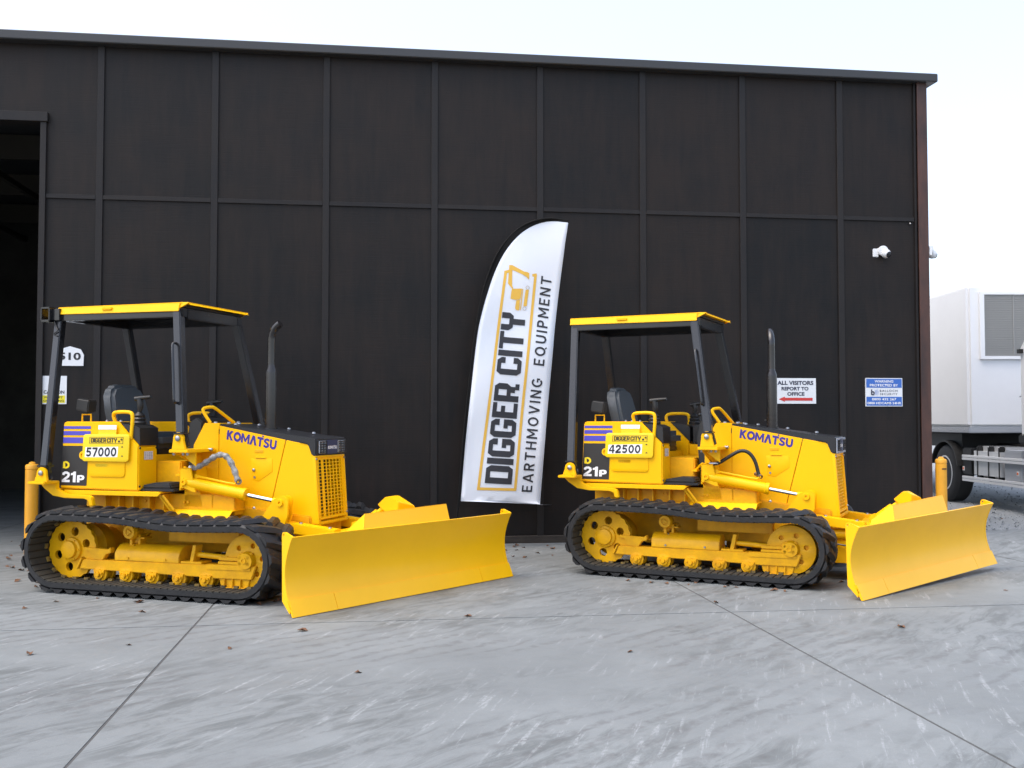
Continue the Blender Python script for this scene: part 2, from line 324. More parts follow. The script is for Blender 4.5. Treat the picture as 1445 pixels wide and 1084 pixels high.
tag(b.build('gravel_stones', 'stone', smooth=False), 'loose grey gravel covering the lot beside the dark building', 'gravel', None, 'stuff')

# ------------------------------------------------------------------ warehouse
def wall_mat(name, c1, c2, rough):
    m = bpy.data.materials.new(name); m.use_nodes = True; n = m.node_tree.nodes; l = m.node_tree.links; b = n['Principled BSDF']
    g = n.new('ShaderNodeNewGeometry'); oi = n.new('ShaderNodeObjectInfo')
    mp = n.new('ShaderNodeMapping'); mp.inputs['Scale'].default_value = (11, 11, 1.3); l.new(g.outputs['Position'], mp.inputs[0])
    t = n.new('ShaderNodeTexNoise'); t.inputs['Scale'].default_value = 1.0; t.inputs['Detail'].default_value = 7; t.inputs['Roughness'].default_value = .65; t.inputs['Distortion'].default_value = .5; l.new(mp.outputs[0], t.inputs['Vector'])
    t2 = n.new('ShaderNodeTexNoise'); t2.inputs['Scale'].default_value = 1.6; t2.inputs['Detail'].default_value = 5; l.new(g.outputs['Position'], t2.inputs['Vector'])
    ad = n.new('ShaderNodeMath'); ad.operation = 'ADD'; l.new(t.outputs[0], ad.inputs[0]); l.new(t2.outputs[0], ad.inputs[1])
    ad2 = n.new('ShaderNodeMath'); ad2.operation = 'MULTIPLY_ADD'; ad2.inputs[1].default_value = .35; l.new(oi.outputs['Random'], ad2.inputs[0]); l.new(ad.outputs[0], ad2.inputs[2])
    r = n.new('ShaderNodeMapRange'); r.inputs[1].default_value = .85; r.inputs[2].default_value = 1.45; l.new(ad2.outputs[0], r.inputs[0])
    mx = n.new('ShaderNodeMix'); mx.data_type = 'RGBA'; mx.inputs[6].default_value = (*c1, 1); mx.inputs[7].default_value = (*c2, 1); l.new(r.outputs[0], mx.inputs[0]); l.new(mx.outputs[2], b.inputs['Base Color'])
    rr = n.new('ShaderNodeMapRange'); rr.inputs[3].default_value = rough-.08; rr.inputs[4].default_value = rough+.12; l.new(t2.outputs[0], rr.inputs[0]); l.new(rr.outputs[0], b.inputs['Roughness'])
    b.inputs['Specular IOR Level'].default_value = .23
    # sawn plywood face: fine horizontal band-saw lines plus grain
    wv = n.new('ShaderNodeTexNoise'); wv.inputs['Scale'].default_value = 1.0; wv.inputs['Detail'].default_value = 3; mp2 = n.new('ShaderNodeMapping'); mp2.inputs['Scale'].default_value = (3, 3, 90); l.new(g.outputs['Position'], mp2.inputs[0]); l.new(mp2.outputs[0], wv.inputs['Vector'])
    ad3 = n.new('ShaderNodeMath'); ad3.operation = 'ADD'; l.new(wv.outputs[0], ad3.inputs[0]); l.new(t.outputs[0], ad3.inputs[1])
    bp = n.new('ShaderNodeBump'); bp.inputs['Strength'].default_value = .35; bp.inputs['Distance'].default_value = .004; l.new(ad3.outputs[0], bp.inputs['Height']); l.new(bp.outputs[0], b.inputs['Normal'])
    return m
M['ply'] = wall_mat('dark_stained_plywood', (0.0062, 0.0058, 0.0060), (0.0165, 0.0118, 0.0096), .5)
M['batten'] = wall_mat('dark_stained_batten', (0.014, 0.013, 0.0138), (0.020, 0.0175, 0.0165), .48)
M['base_board'] = mat('weathered_base_board', (0.045, 0.036, 0.028), .75, color2=(0.02, 0.017, 0.014), vscale=5, stretch=(1, 1, 6))
M['rust'] = mat('rust_primed_steel', (0.085, 0.034, 0.022), .5, color2=(0.030, 0.016, 0.013), vscale=1.6, stretch=(3, 3, 1.0), bump=.1)
M['roof_metal'] = mat('dark_roofing', (0.03, 0.031, 0.033), .5)
M['inside'] = mat('inside_lining', (0.050, 0.047, 0.038), .85, var=.4, vscale=1.5)
M['rafter'] = mat('inside_timber', (0.035, 0.029, 0.020), .8)
TOP = 5.42
house = tag(empty('warehouse', (5, 0.1, 0)), 'tall dark stained plywood warehouse with battens and an open doorway', 'building')
def hp(b, name, m, bevel=0.0):
    for i, v in enumerate(b.v): b.v[i] = (v[0]-5, v[1]-0.1, v[2])
    return b.build(name, m, house, bevel=bevel, seg=1)
HB = 3.774; bw = .036
edges = [0.65]+[1.2*i for i in range(1, 9)]+[10.53]
for i in range(len(edges)-1):
    x0 = edges[i]+(bw if i else 0.0); x1 = edges[i+1]-(bw if i < len(edges)-2 else 0)
    hp(MB().box(x0-.02, x1+.02, .022, .034, .07, HB-.015), 'plywood_panel', 'ply')
    hp(MB().box(x0-.02, x1+.02, .022, .034, HB+.015, TOP), 'plywood_panel', 'ply')
    hp(MB().box(x0+.001, x1-.001, .004, .024, HB-.023, HB+.023), 'rail', 'batten', .002)
for i in range(1, 9): hp(MB().box(1.2*i-bw, 1.2*i+bw, 0, .026, .07, TOP), 'batten', 'batten', .003)
hp(MB().box(.66, 10.53, -.012, .03, 0.0, .082), 'base_board', 'base_board', .004)
hp(MB().box(.59, .652, -.012, .20, 0, 4.565), 'door_jamb', 'batten', .003)
hp(MB().box(-4.3, .668, -.03, .16, 4.567, 4.668), 'door_lintel', 'batten', .004)
hp(MB().box(-4.25, .65, .036, .12, 4.66, TOP), 'plywood_panel', 'ply')
hp(MB().box(.645, 10.55, .035, .14, 0.0, TOP), 'wall', 'inside')
hp(MB().box(10.535, 10.562, -.004, .05, 0, TOP), 'batten', 'batten', .002)
c = MB(); c.box(10.565, 10.69, -.03, -.016, 0, TOP); c.box(10.622, 10.634, -.016, .10, 0, TOP); c.box(10.565, 10.69, .10, .114, 0, TOP); hp(c, 'steel_column', 'rust')
hp(MB().box(10.55, 10.64, .12, 10, 0, TOP), 'wall', 'ply')
hp(MB().box(-8.1, -8.0, .2, 10, 0, TOP), 'wall', 'inside')
hp(MB().box(-8.1, -4.25, .04, .14, 0, TOP), 'wall', 'ply')
hp(MB().box(-8.1, 10.64, 10, 10.1, 0, TOP), 'wall', 'inside')
hp(MB().box(-8.3, 10.80, -.10, 10.3, TOP, TOP+.10), 'roof', 'roof_metal', .01)
for k in range(4):
    y = 1.2+2.4*k; hp(MB().box(-8, 10.54, y, y+.09, TOP-.36, TOP-.02), 'rafter', 'rafter')
for k in range(9):
    x = -7.4+1.5*k; hp(MB().box(x, x+.06, .2, 9.95, TOP-.46, TOP-.37), 'purlin', 'rafter')
for k in range(4):
    x = -6+2.2*k; hp(MB().box(x, x+.1, 9.85, 9.99, 0, TOP-.4), 'stud', 'rafter')

# ------------------------------------------------------------------ signs and cameras on the wall
def sign(label, x0, x1, z0, z1, y=-.004):
    e = tag(empty('wall_sign', ((x0+x1)/2, y, z0)), label, 'sign'); return e, (x0+x1)/2
def rect(b, x0, x1, z0, z1, y): b.add([(x0, y, z0), (x1, y, z0), (x1, y, z1), (x0, y, z1)], [(0, 1, 2, 3)]); return b
M['sign_white'] = mat('sign_board_white', (0.70, 0.72, 0.74), .4)
M['sign_blue'] = mat('sign_blue', (0.035, 0.13, 0.46), .4)
M['sign_red'] = mat('sign_red', (0.55, 0.035, 0.03), .4)
M['sign_yellow'] = mat('sign_yellow', (0.80, 0.70, 0.01), .4)
M['navy'] = mat('navy_ink', (0.015, 0.018, 0.05), .5)
def wtext(e, m, s, x0, x1, z0, z1, y, bold=.015, spacing=1.0):
    ox, oy, oz = e.location; return text('lettering', m, s, quad((x0-ox, y-oy, z0-oz), (x1-x0, 0, 0), (0, 0, z1-z0)), e, bold, spacing)
def wbox(e, name, m, x0, x1, z0, z1, y0, y1, bevel=0.0):
    ox, oy, oz = e.location; return MB().box(x0-ox, x1-ox, y0-oy, y1-oy, z0-oz, z1-oz).build(name, m, e, bevel)
# visitors sign
e, _ = sign('white sign with black lettering and a red arrow', 8.77, 9.273, 1.571, 1.869)
wbox(e, 'board', 'sign_white', 8.77, 9.273, 1.571, 1.869, .012, .022)
wtext(e, 'navy', 'ALL VISITORS', 8.80, 9.24, 1.79, 1.838, .010, .035); wtext(e, 'navy', 'REPORT TO', 8.85, 9.18, 1.725, 1.768, .010, .035); wtext(e, 'navy', 'OFFICE', 8.92, 9.13, 1.663, 1.706, .010, .035)
ox, oy, oz = e.location
MB().add([(8.815-ox, .010-oy, 1.623-oz), (8.89-ox, .010-oy, 1.592-oz), (8.89-ox, .010-oy, 1.606-oz), (9.23-ox, .010-oy, 1.606-oz), (9.23-ox, .010-oy, 1.640-oz), (8.89-ox, .010-oy, 1.640-oz), (8.89-ox, .010-oy, 1.654-oz)], [tuple(range(7))]).build('arrow', 'sign_red', e, smooth=False)
# security sign
e, _ = sign('blue and white security warning sign beside the rusty column', 9.888, 10.350, 1.541, 1.876)
wbox(e, 'board', 'sign_white', 9.888, 10.350, 1.541, 1.876, .012, .022)
ox, oy, oz = e.location; b = MB()
rect(b, 9.897-ox, 10.341-ox, 1.762-oz, 1.867-oz, .010-oy); b.build('panel', 'sign_blue', e, smooth=False)
b = MB(); rect(b, 9.897-ox, 10.341-ox, 1.550-oz, 1.655-oz, .010-oy); b.build('panel', 'sign_blue', e, smooth=False)
wtext(e, 'white', 'WARNING', 10.00, 10.235, 1.822, 1.852, .008, .02); wtext(e, 'white', 'PROTECTED BY', 9.94, 10.295, 1.776, 1.806, .008, .02)
wtext(e, 'navy', 'b', 9.955, 10.0, 1.672, 1.742, .008, .03); wtext(e, 'sign_blue', ')))', 10.0, 10.045, 1.672, 1.742, .008, .0)
wtext(e, 'navy', 'BALLOCH', 10.065, 10.285, 1.714, 1.738, .008, .012, 1.3); wtext(e, 'navy', 'SECURITY', 10.065, 10.285, 1.676, 1.698, .008, .008, 1.3)
wtext(e, 'white', '0800 432 267', 9.965, 10.27, 1.612, 1.64, .008, .02); wtext(e, 'white', '0800 HDCAMS 24HR', 9.907, 10.332, 1.566, 1.594, .008, .02)
# street number
e = tag(empty('number_plate', (.94, 0, 1.956)), 'white street number plate reading 510', 'sign')
pts = [(.775, 1.956), (1.063, 1.956), (1.066, 2.075), (1.035, 2.132), (.925, 2.165), (.82, 2.132), (.778, 2.085)]
b = MB(); b.prism([(x-.94, z-1.956) for x, z in pts], .006, .020, lambda u, v, w: (u, w, v)); b.build('board', 'sign_white', e)
text('lettering', 'ink', '510', quad((.812-.94, .004, 2.018-1.956), (.225, 0, 0), (0, 0, .080)), e, .03)
# caution sign
e, _ = sign('white caution sign with yellow lower band by the doorway', .638, .896, 1.548, 1.848)
wbox(e, 'board', 'sign_white', .638, .896, 1.548, 1.848, .012, .020)
ox, oy, oz = e.location
rect(MB(), .655-ox, .880-ox, 1.562-oz, 1.640-oz, .010-oy).build('panel', 'sign_yellow', e, smooth=False)
b = MB(); b.add([(.715-ox, .010-oy, 1.718-oz), (.825-ox, .010-oy, 1.718-oz), (.77-ox, .010-oy, 1.812-oz)], [(0, 1, 2)]); b.build('triangle', 'ink', e, smooth=False)
b = MB(); b.add([(.730-ox, .009-oy, 1.727-oz), (.810-ox, .009-oy, 1.727-oz), (.77-ox, .009-oy, 1.796-oz)], [(0, 1, 2)]); b.build('triangle', 'sign_yellow', e, smooth=False)
wtext(e, 'ink', 'CAUTION', .664, .874, 1.658, 1.694, .009, .025); wtext(e, 'ink', 'FORKLIFT', .675, .862, 1.608, 1.630, .008, .02); wtext(e, 'ink', 'OPERATING', .665, .870, 1.572, 1.594, .008, .02)
# dome cameras
M['cam_white'] = mat('camera_white', (0.72, 0.73, 0.74), .35); M['cam_glass'] = mat('camera_glass', (0.01, 0.01, 0.012), .08)
def dome_cam(loc, rz, label):
    e = tag(empty('security_camera', loc, rz), label, 'camera', 'security cameras'); 
    MB().box(-.09, -.02, -.012, .02, -.055, .045).build('base_plate', 'cam_white', e, .006)
    b = MB(); b.lathe([(0, .052), (.03, .060), (.05, .060), (.055, .045)], (0.02, -.0, .02), (.0, -1, -.12)); b.box(-.03, .06, -.02, .02, -.02, .05); b.build('mount', 'cam_white', e)
    b = MB(); b.lathe([(-.055*math.cos(t), .055*math.sin(t)) for t in [math.pi*k/12 for k in range(13)]], (.045, -.06, -.02), (.35, -1, -.45)); t = b.build('turret', 'cam_white', e)
    d = Vector((.35, -1, -.45)).normalized(); o = Vector((.045, -.06, -.02))
    MB().lathe([(.046, .036), (.054, .030), (.060, .012)], o, d).build('lens', 'cam_glass', t)
dome_cam((10.095, .022, 3.372), 0, 'white dome security camera high on the dark wall')
dome_cam((10.735, .06, 3.40), R(80), 'white dome security camera peeking past the rusty corner column')
b = MB(); b.lathe([(0, .012), (.02, .012), (.03, .004)], (10.477, .022, 3.725), (0, -1, 0)); tag(b.build('wall_fixing', 'steel'), 'small bright screw head near the top of the wall corner', 'screw')

# ------------------------------------------------------------------ feather flag
M['flag'] = mat('flag_fabric', (0.70, 0.74, 0.80), .7, bump=.35, bscale=7, stretch=(1.6, 1.6, .7)); M['flag_pole'] = mat('flag_sleeve', (0.006, 0.006, 0.006), .8, spec=.2)
M['frame_grey_print'] = mat('grey_print', (0.50, 0.47, 0.45), .6); M['gold'] = mat('gold_print', (0.72, 0.43, 0.06), .6); M['flag_ink'] = mat('flag_ink', (0.022, 0.024, 0.032), .6)
def fy(x, z): return -.40-.012*math.sin(x*9+z*2.2)-.008*math.sin(z*6.1-x*4)
fl = empty('feather_flag', (5.0, -.4, 0)); tag(fl, 'white feather flag with black sleeve leaning against the dark wall', 'flag')
FL = [(5.056, .457), (5.092, .903), (5.131, 1.336), (5.183, 1.832), (5.238, 2.331), (5.285, 2.535), (5.331, 2.707), (5.425, 2.991), (5.535, 3.214), (5.677, 3.391), (5.836, 3.506), (6.027, 3.568), (6.245, 3.545)]
FR = [(5.931, .454), (6.001, 1.367), (6.09, 2.341), (6.21, 3.325), (6.245, 3.545)]
def interp(P, z):
    for (xa, za), (xb, zb) in zip(P, P[1:]):
        if za <= z <= zb: return xa+(xb-xa)*(z-za)/max(zb-za, 1e-6)
    return P[-1][0]
def chaikin(P, n=2):
    for _ in range(n):
        Q = [P[0]]
        for (xa, za), (xb, zb) in zip(P, P[1:]): Q += [(xa*.75+xb*.25, za*.75+zb*.25), (xa*.25+xb*.75, za*.25+zb*.75)]
        P = Q+[P[-1]]
    return P
FLs = chaikin(FL); zt = max(z for _, z in FLs); lz = FLs[:[z for _, z in FLs].index(zt)+1]
vs_ = []; fs_ = []; NZ, NX = 90, 14
for j in range(NZ+1):
    z = .456+(zt-.0005-.456)*(1-(1-j/NZ)**1.6)
    xl = interp(lz, z); xr = interp(FR, z) if z < 3.545 else 6.245-(z-3.545)*9
    for i in range(NX+1): x = xl+(xr-xl)*i/NX; vs_.append((x-5.0, fy(x, z)+.4, z))
for j in range(NZ):
    for i in range(NX): k = j*(NX+1)+i; fs_.append((k, k+1, k+NX+2, k+NX+1))
sail = MB().add(vs_, fs_).build('sail', 'flag', fl)
sv = sail.modifiers.new('thickness', 'SOLIDIFY'); sv.thickness = .002; sv.offset = 1
def fpt(x, z, d=.005): return (x-5.0, fy(x, z)+.4-d, z)
SL = [(4.998, .03), (5.040, .45), (5.080, 1.03), (5.143, 1.677), (5.215, 2.299), (5.283, 2.700), (5.345, 2.912), (5.420, 3.112), (5.512, 3.278), (5.650, 3.440), (5.812, 3.546), (6.027, 3.598), (6.250, 3.570)]
SLs = chaikin(SL[1:]); b = MB()
def along(P, t):
    L = [0.0]
    for (xa, za), (xb, zb) in zip(P, P[1:]): L.append(L[-1]+math.hypot(xb-xa, zb-za))
    d = t*L[-1]
    for i in range(len(P)-1):
        if d <= L[i+1]+1e-9: k = (d-L[i])/max(1e-9, L[i+1]-L[i]); return P[i][0]+(P[i+1][0]-P[i][0])*k, P[i][1]+(P[i+1][1]-P[i][1])*k
    return P[-1]
vs_ = []
for k in range(61):
    a = along(SLs, k/60); c = along(FLs, k/60); vs_ += [(a[0]-5.0, fy(*a)+.4-.004, a[1]), (c[0]+.006-5.0, fy(*c)+.4-.004, c[1])]
b.add(vs_, [(2*k, 2*k+1, 2*k+3, 2*k+2) for k in range(60)]); b.build('sleeve', 'flag_pole', sail)
b = MB(); b.tube([(x-5.0, -.0, z) for x, z in SL], lambda t: .010, 10, 2); b.build('pole', 'flag_pole', fl)
b = MB(); b.cyl((-.025, 0, .0), (-.025, 0, .09), .022); b.box(-.33, .28, -.03, .03, .0, .022); b.box(-.055, .005, -.30, .25, .0, .020); b.build('ground_stand', 'flag_pole', fl, .003)
def fbar(b, a, c, wd):
    a, c = Vector(a), Vector(c); n = Vector((-(c-a).y, (c-a).x)).normalized()*wd/2; N = 24
    for k in range(N):
        p, q_ = a.lerp(c, k/N), a.lerp(c, (k+1)/N); b.add([fpt(*(p+n)), fpt(*(p-n)), fpt(*(q_-n)), fpt(*(q_+n))], [(0, 1, 2, 3)])
b = MB(); fbar(b, (5.256, .625), (5.552, 2.985), .030); fbar(b, (5.655, .632), (5.880, 2.950), .030); fbar(b, (5.242, .640), (5.668, .628), .030); fbar(b, (5.54, 2.985), (5.60, 3.0), .03); fbar(b, (5.845, 2.955), (5.895, 2.965), .03); b.build('frame_print', 'gold', sail, smooth=False)
s3 = 2.464
LOGO = [[(195, 100), (240, 100), (420, 195), (465, 200), (495, 215), (490, 310), (450, 270), (400, 240), (240, 172), (238, 400), (255, 447), (235, 447), (175, 370), (190, 200)],
        [(235, 450), (385, 445), (365, 598), (290, 614), (215, 595), (228, 490)], [(300, 619), (358, 606), (350, 735), (340, 768), (300, 760), (285, 735)],
        [(390, 450), (404, 455), (374, 735), (362, 768), (356, 766), (364, 690)], [(440, 462), (490, 462), (457, 706), (408, 704)]]
lp = lambda x, y, d=.006: fpt(5.583+((80+x/10.58)*s3-240)*.00314, 3.058-((75+y/10.58)*s3-210)*.00317, d)
ring = MB()
for cx, cy in ((470, 430), (425, 738)):
    for k in range(18): ring.add([lp(cx+r*math.cos(R(20*(k+j))), cy+r*math.sin(R(20*(k+j)))) for r, j in ((20, 0), (30, 0), (30, 1), (20, 1))], [(0, 1, 2, 3)])
tag(ring.build('emblem_rings', 'frame_grey_print', sail, smooth=False), None, None, None, 'stuff')
b = MB()
for poly in LOGO: b.add([lp(x, y) for x, y in poly], [tuple(range(len(poly)))])
b.build('emblem_print', 'gold', sail, smooth=False)
def fq(bl, br, tl, tr, d=.006):
    q = quad4((*bl, 0), (*br, 0), (*tl, 0), (*tr, 0)); return lambda u, v: fpt(q(u, v).x, q(u, v).y, d)
def part_of(f, a, c): return lambda u, v: f(a+(c-a)*u, v)
fd = fq((5.616, .683), (5.773, 2.532), (5.325, .701), (5.52, 2.554)); fe = fq((5.842, .598), (6.065, 2.935), (5.726, .605), (5.947, 2.955))
blocktext('lettering', 'flag_ink', 'DIGGER', part_of(fd, 0, .585), sail); blocktext('lettering', 'flag_ink', 'CITY', part_of(fd, .635, 1), sail)
heavy('lettering', 'flag_ink', 'EARTHMOVING', part_of(fe, 0, .525), sail, .26, TG); heavy('lettering', 'flag_ink', 'EQUIPMENT', part_of(fe, .585, 1), sail, .26, TG)

# ------------------------------------------------------------------ bollards
def bollard(loc, h, label, printed=True):
    e = tag(empty('bollard', loc), label, 'bollard', 'yellow bollards')
    MB().lathe([(0, .064), (h-.07, .064), (h-.068, .061), (h-.060, .061), (h-.058, .064)], (0, 0, 0), (0, 0, 1), 28).build('post', 'bollard', e)
    c = MB().lathe([(0, .066), (.03, .066), (.045, .058), (.052, .034), (.066, .030), (.074, .012)], (0, 0, h-.058), (0, 0, 1), 28).build('cap', 'bollard', e)
    b = MB()
    for k in range(7):
        a = R(-112+k*8); b.add([(.0668*math.cos(a+t), .0668*math.sin(a+t), zz) for t, zz in ((0, h-.135), (R(6.5), h-.135), (R(6.5), h-.118), (0, h-.118))], [(0, 1, 2, 3)])
    if printed: b.build('print', 'ink', e, smooth=False)
bollard((10.80, -.03, 0), .93, 'yellow bollard protecting the rusty corner column beside the gravel')
bollard((.63, -.20, 0), .93, 'yellow bollard standing by the open dark doorway', False)

# ------------------------------------------------------------------ truck and trailer
T = Vector(CAM)+Vector((math.cos(YAW), -math.sin(YAW), 0))*7.55+Vector((math.sin(YAW), math.cos(YAW), 0))*16.6; T.z = -0.03
M['truck_white'] = mat('trailer_white', (0.78, 0.79, 0.80), .35, var=.04, vscale=1.5); M['alu'] = mat('aluminium', (0.62, 0.63, 0.64), .4, metal=.35, var=.12, vscale=4)
M['mesh_panel'] = mat('grey_louvre', (0.30, 0.30, 0.285), .6); M['frame_grey'] = mat('grey_trim', (0.32, 0.34, 0.37), .5); M['tyre'] = mat('tyre_rubber', (0.018, 0.019, 0.021), .75); M['chassis'] = mat('chassis_black', (0.012, 0.012, 0.012), .6)
M['rail_alu'] = mat('pale_rail_aluminium', (0.72, 0.73, 0.74), .4, metal=.1); M['amber'] = mat('amber_marker', (0.75, 0.16, 0.01), .3); M['cab_glass'] = mat('cab_glass', (0.02, 0.025, 0.03), .05)
tr = tag(empty('box_trailer', T, -YAW), 'tall white box trailer with a grey louvred cooling unit on its front', 'trailer')
MB().box(0, 2.45, .0, 11.5, 1.29, 3.66).build('body', 'truck_white', tr, .05, seg=4)
MB().box(-.012, 2.46, -.012, 11.5, 1.20, 1.295).build('bottom_rail', 'frame_grey', tr, .01)
for k in range(24):
    MB().lathe([(0, .012), (.008, .008)], (-.012, .15+.25*k, 1.25), (-1, 0, 0), 8).build('rivet', 'steel', tr)
f = plate('unit_frame', 'truck_white', [(.19, 2.42), (2.25, 2.42), (2.25, 3.53), (.19, 3.53)], [[(.26, 2.47), (2.19, 2.47), (2.19, 3.49), (.26, 3.49)]], .05, lambda u, v, w: (u, -w-.002, v), tr)
MB().box(.24, 2.2, -.02, -.004, 2.45, 3.5).build('unit_back', 'mesh_panel', tr)
for k in range(34):
    z = 2.48+k*.030; MB().box(.262, 2.188, -.034, -.021, z, z+.017).build('slat', 'mesh_panel', tr)
for k in range(5): MB().box(.26+.48*k, .275+.48*k, -.042, -.035, 2.47, 3.49).build('mullion', 'mesh_panel', tr)
MB().box(.15, 2.3, .6, 11, .95, 1.19).build('chassis', 'chassis', tr)
tk = tag(empty('semi_truck', T, -YAW), 'white tractor truck coupled under the trailer with silver fuel tank', 'truck')
MB().box(.75, 1.70, -3.5, 3.0, .72, 1.02).build('chassis', 'chassis', tk, .02)
def truck_wheel(x, y, sgn):
    b = MB(); b.lathe([(0, .30), (.0, .40), (.02, .46), (.06, .495), (.26, .495), (.30, .46), (.32, .40), (.32, .30)], (x, y, .50), (sgn, 0, 0), 40); w_ = b.build('wheel', 'tyre', tk)
    b = MB(); b.lathe([(.02, .300), (-.004, .300), (-.004, .275), (.06, .262), (.13, .20), (.15, .12), (.07, .11), (.06, .02)], (x, y, .50), (sgn, 0, 0), 36); b.build('rim', 'alu', w_)
truck_wheel(.02, 1.0, 1); truck_wheel(2.43, 1.0, -1); truck_wheel(.02, -4.3, 1); truck_wheel(2.43, -4.3, -1)
b = MB()
for k in range(16):
    a0, a1 = R(15+k*9.4), R(15+(k+1)*9.4); q = lambda a, r: (1.0+r*math.cos(a), .50+r*math.sin(a))
    b.prism([q(a0, .54), q(a1, .54), q(a1, .565), q(a0, .565)], .0, .55, lambda u, v, w: (w, u, v))
b.build('mudguard', 'chassis', tk)
b = MB(); b.box(.045, .62, -1.05, .02, .44, .99); tank = b.build('fuel_tank', 'alu', tk, .08, seg=4)
for y in (-.95, -.60, -.22): MB().box(.038, .63, y, y+.07, .435, .997).build('tank_strap', 'chassis', tank, .02)
MB().box(.045, .62, -1.62, -1.07, .42, .95).build('battery_box', 'frame_grey', tk, .02)
MB().box(.06, .60, .05, .40, .5, .95).build('air_tank_box', 'chassis', tk, .02)
for z in (.40, .75):
    for k in range(2): MB().box(0, .035, -1.72, .29, z+k*.046, z+.040+k*.046).build('side_rail', 'rail_alu', tk, .004)
for y in (.22, -1.58):
    p_ = MB().box(-.004, .0, y-.035, y+.035, .575, .645).build('marker_plate', 'sign_white', tk); MB().box(-.010, -.0045, y-.02, y+.02, .592, .628).build('marker_light', 'amber', p_)
cabp = [(-3.75, .55), (-1.66, 1.05), (-1.66, 2.50), (-1.95, 2.78), (-2.5, 2.95), (-3.3, 2.9), (-3.75, 2.1), (-3.85, 1.5)]
b = MB(); b.prism(cabp, -.0, 2.44, lambda u, v, w: (w, u, v)); cab = b.build('cab', 'truck_white', tk, .06, seg=3)
MB().box(-.012, .0, -3.3, -2.5, 1.65, 2.35).build('window', 'cab_glass', cab, .004)
MB().box(-.006, .0, -1.72, -1.675, 1.75, 1.77).build('seam', 'frame_grey', cab)
MB().box(-.02, 2.46, -1.90, -1.64, 1.06, 1.20).build('cab_base', 'chassis', tk, .02)
MB().box(-.06, .02, -1.80, -1.73, 2.40, 2.46).build('grab_bracket', 'chassis', cab)

# ------------------------------------------------------------------ bulldozers
def track_path():
    P = []
    for k in range(19): a = R(90+10*k); P.append((0+.248*math.cos(a), .333+.248*math.sin(a)))
    for k in range(1, 12): P.append((1.68*k/12, .0850-.0015*k/12))
    for k in range(19): a = R(-90+10*k); P.append((1.68+.230*math.cos(a), .3135+.230*math.sin(a)))
    P += [(1.50, .537), (1.27, .530), (1.10, .529), (.95, .537), (.80, .553), (.69, .565), (.55, .574), (.40, .578), (.25, .580), (.12, .581)]
    seg = [0.0]
    for i in range(len(P)): a, b_ = P[i], P[(i+1) % len(P)]; seg.append(seg[-1]+math.hypot(b_[0]-a[0], b_[1]-a[1]))
    return P, seg
TP, TS = track_path(); TLEN = TS[-1]
def on_track(s):
    s %= TLEN
    for i in range(len(TP)):
        if TS[i] <= s <= TS[i+1]:
            a, b_ = TP[i], TP[(i+1) % len(TP)]; t = (s-TS[i])/(TS[i+1]-TS[i]); return a[0]+(b_[0]-a[0])*t, a[1]+(b_[1]-a[1])*t
def frame_at(s):
    x, z = on_track(s); x0, z0 = on_track(s-.02); x1, z1 = on_track(s+.02); d = Vector((x1-x0, 0, z1-z0)).normalized()
    return Vector((x, 0, z)), d, Vector((d.z, 0, -d.x))      # point, tangent, outward (path runs forward along the ground)
def lug_mesh(sg):
    # one slanting tread bar from the outer edge to the middle of the belt
    N = 5; vs_ = []
    for k in range(N):
        t = k/(N-1); y = sg*(-.237+.255*t); cx = -.105*t**1.1; wb = .050-.014*t; wt = .021-.005*t; h = .030-.006*(t > .95)-.010*(k == 0)
        vs_ += [(cx-wb, y, -.004), (cx-wt, y, h), (cx+wt, y, h), (cx+wb, y, -.004)]
    fs_ = [(0, 1, 2, 3), tuple(4*(N-1)+i for i in (3, 2, 1, 0))]
    for k in range(N-1): fs_ += [(4*k+i, 4*k+(i+1) % 4, 4*k+4+(i+1) % 4, 4*k+4+i) for i in range(4)]
    me = bpy.data.meshes.new('lug'); me.from_pydata(vs_, [], fs_)
    bm = bmesh.new(); bm.from_mesh(me); bmesh.ops.recalc_face_normals(bm, faces=bm.faces); bm.to_mesh(me); bm.free(); me.materials.append(M['rubber']); return me
LUGS = {1: lug_mesh(1), -1: lug_mesh(-1)}
TH = .054
def bolt(b, p, d, r=.012, h=.010): b.cyl(p, Vector(p)+Vector(d)*h, r, r*.92, 6)

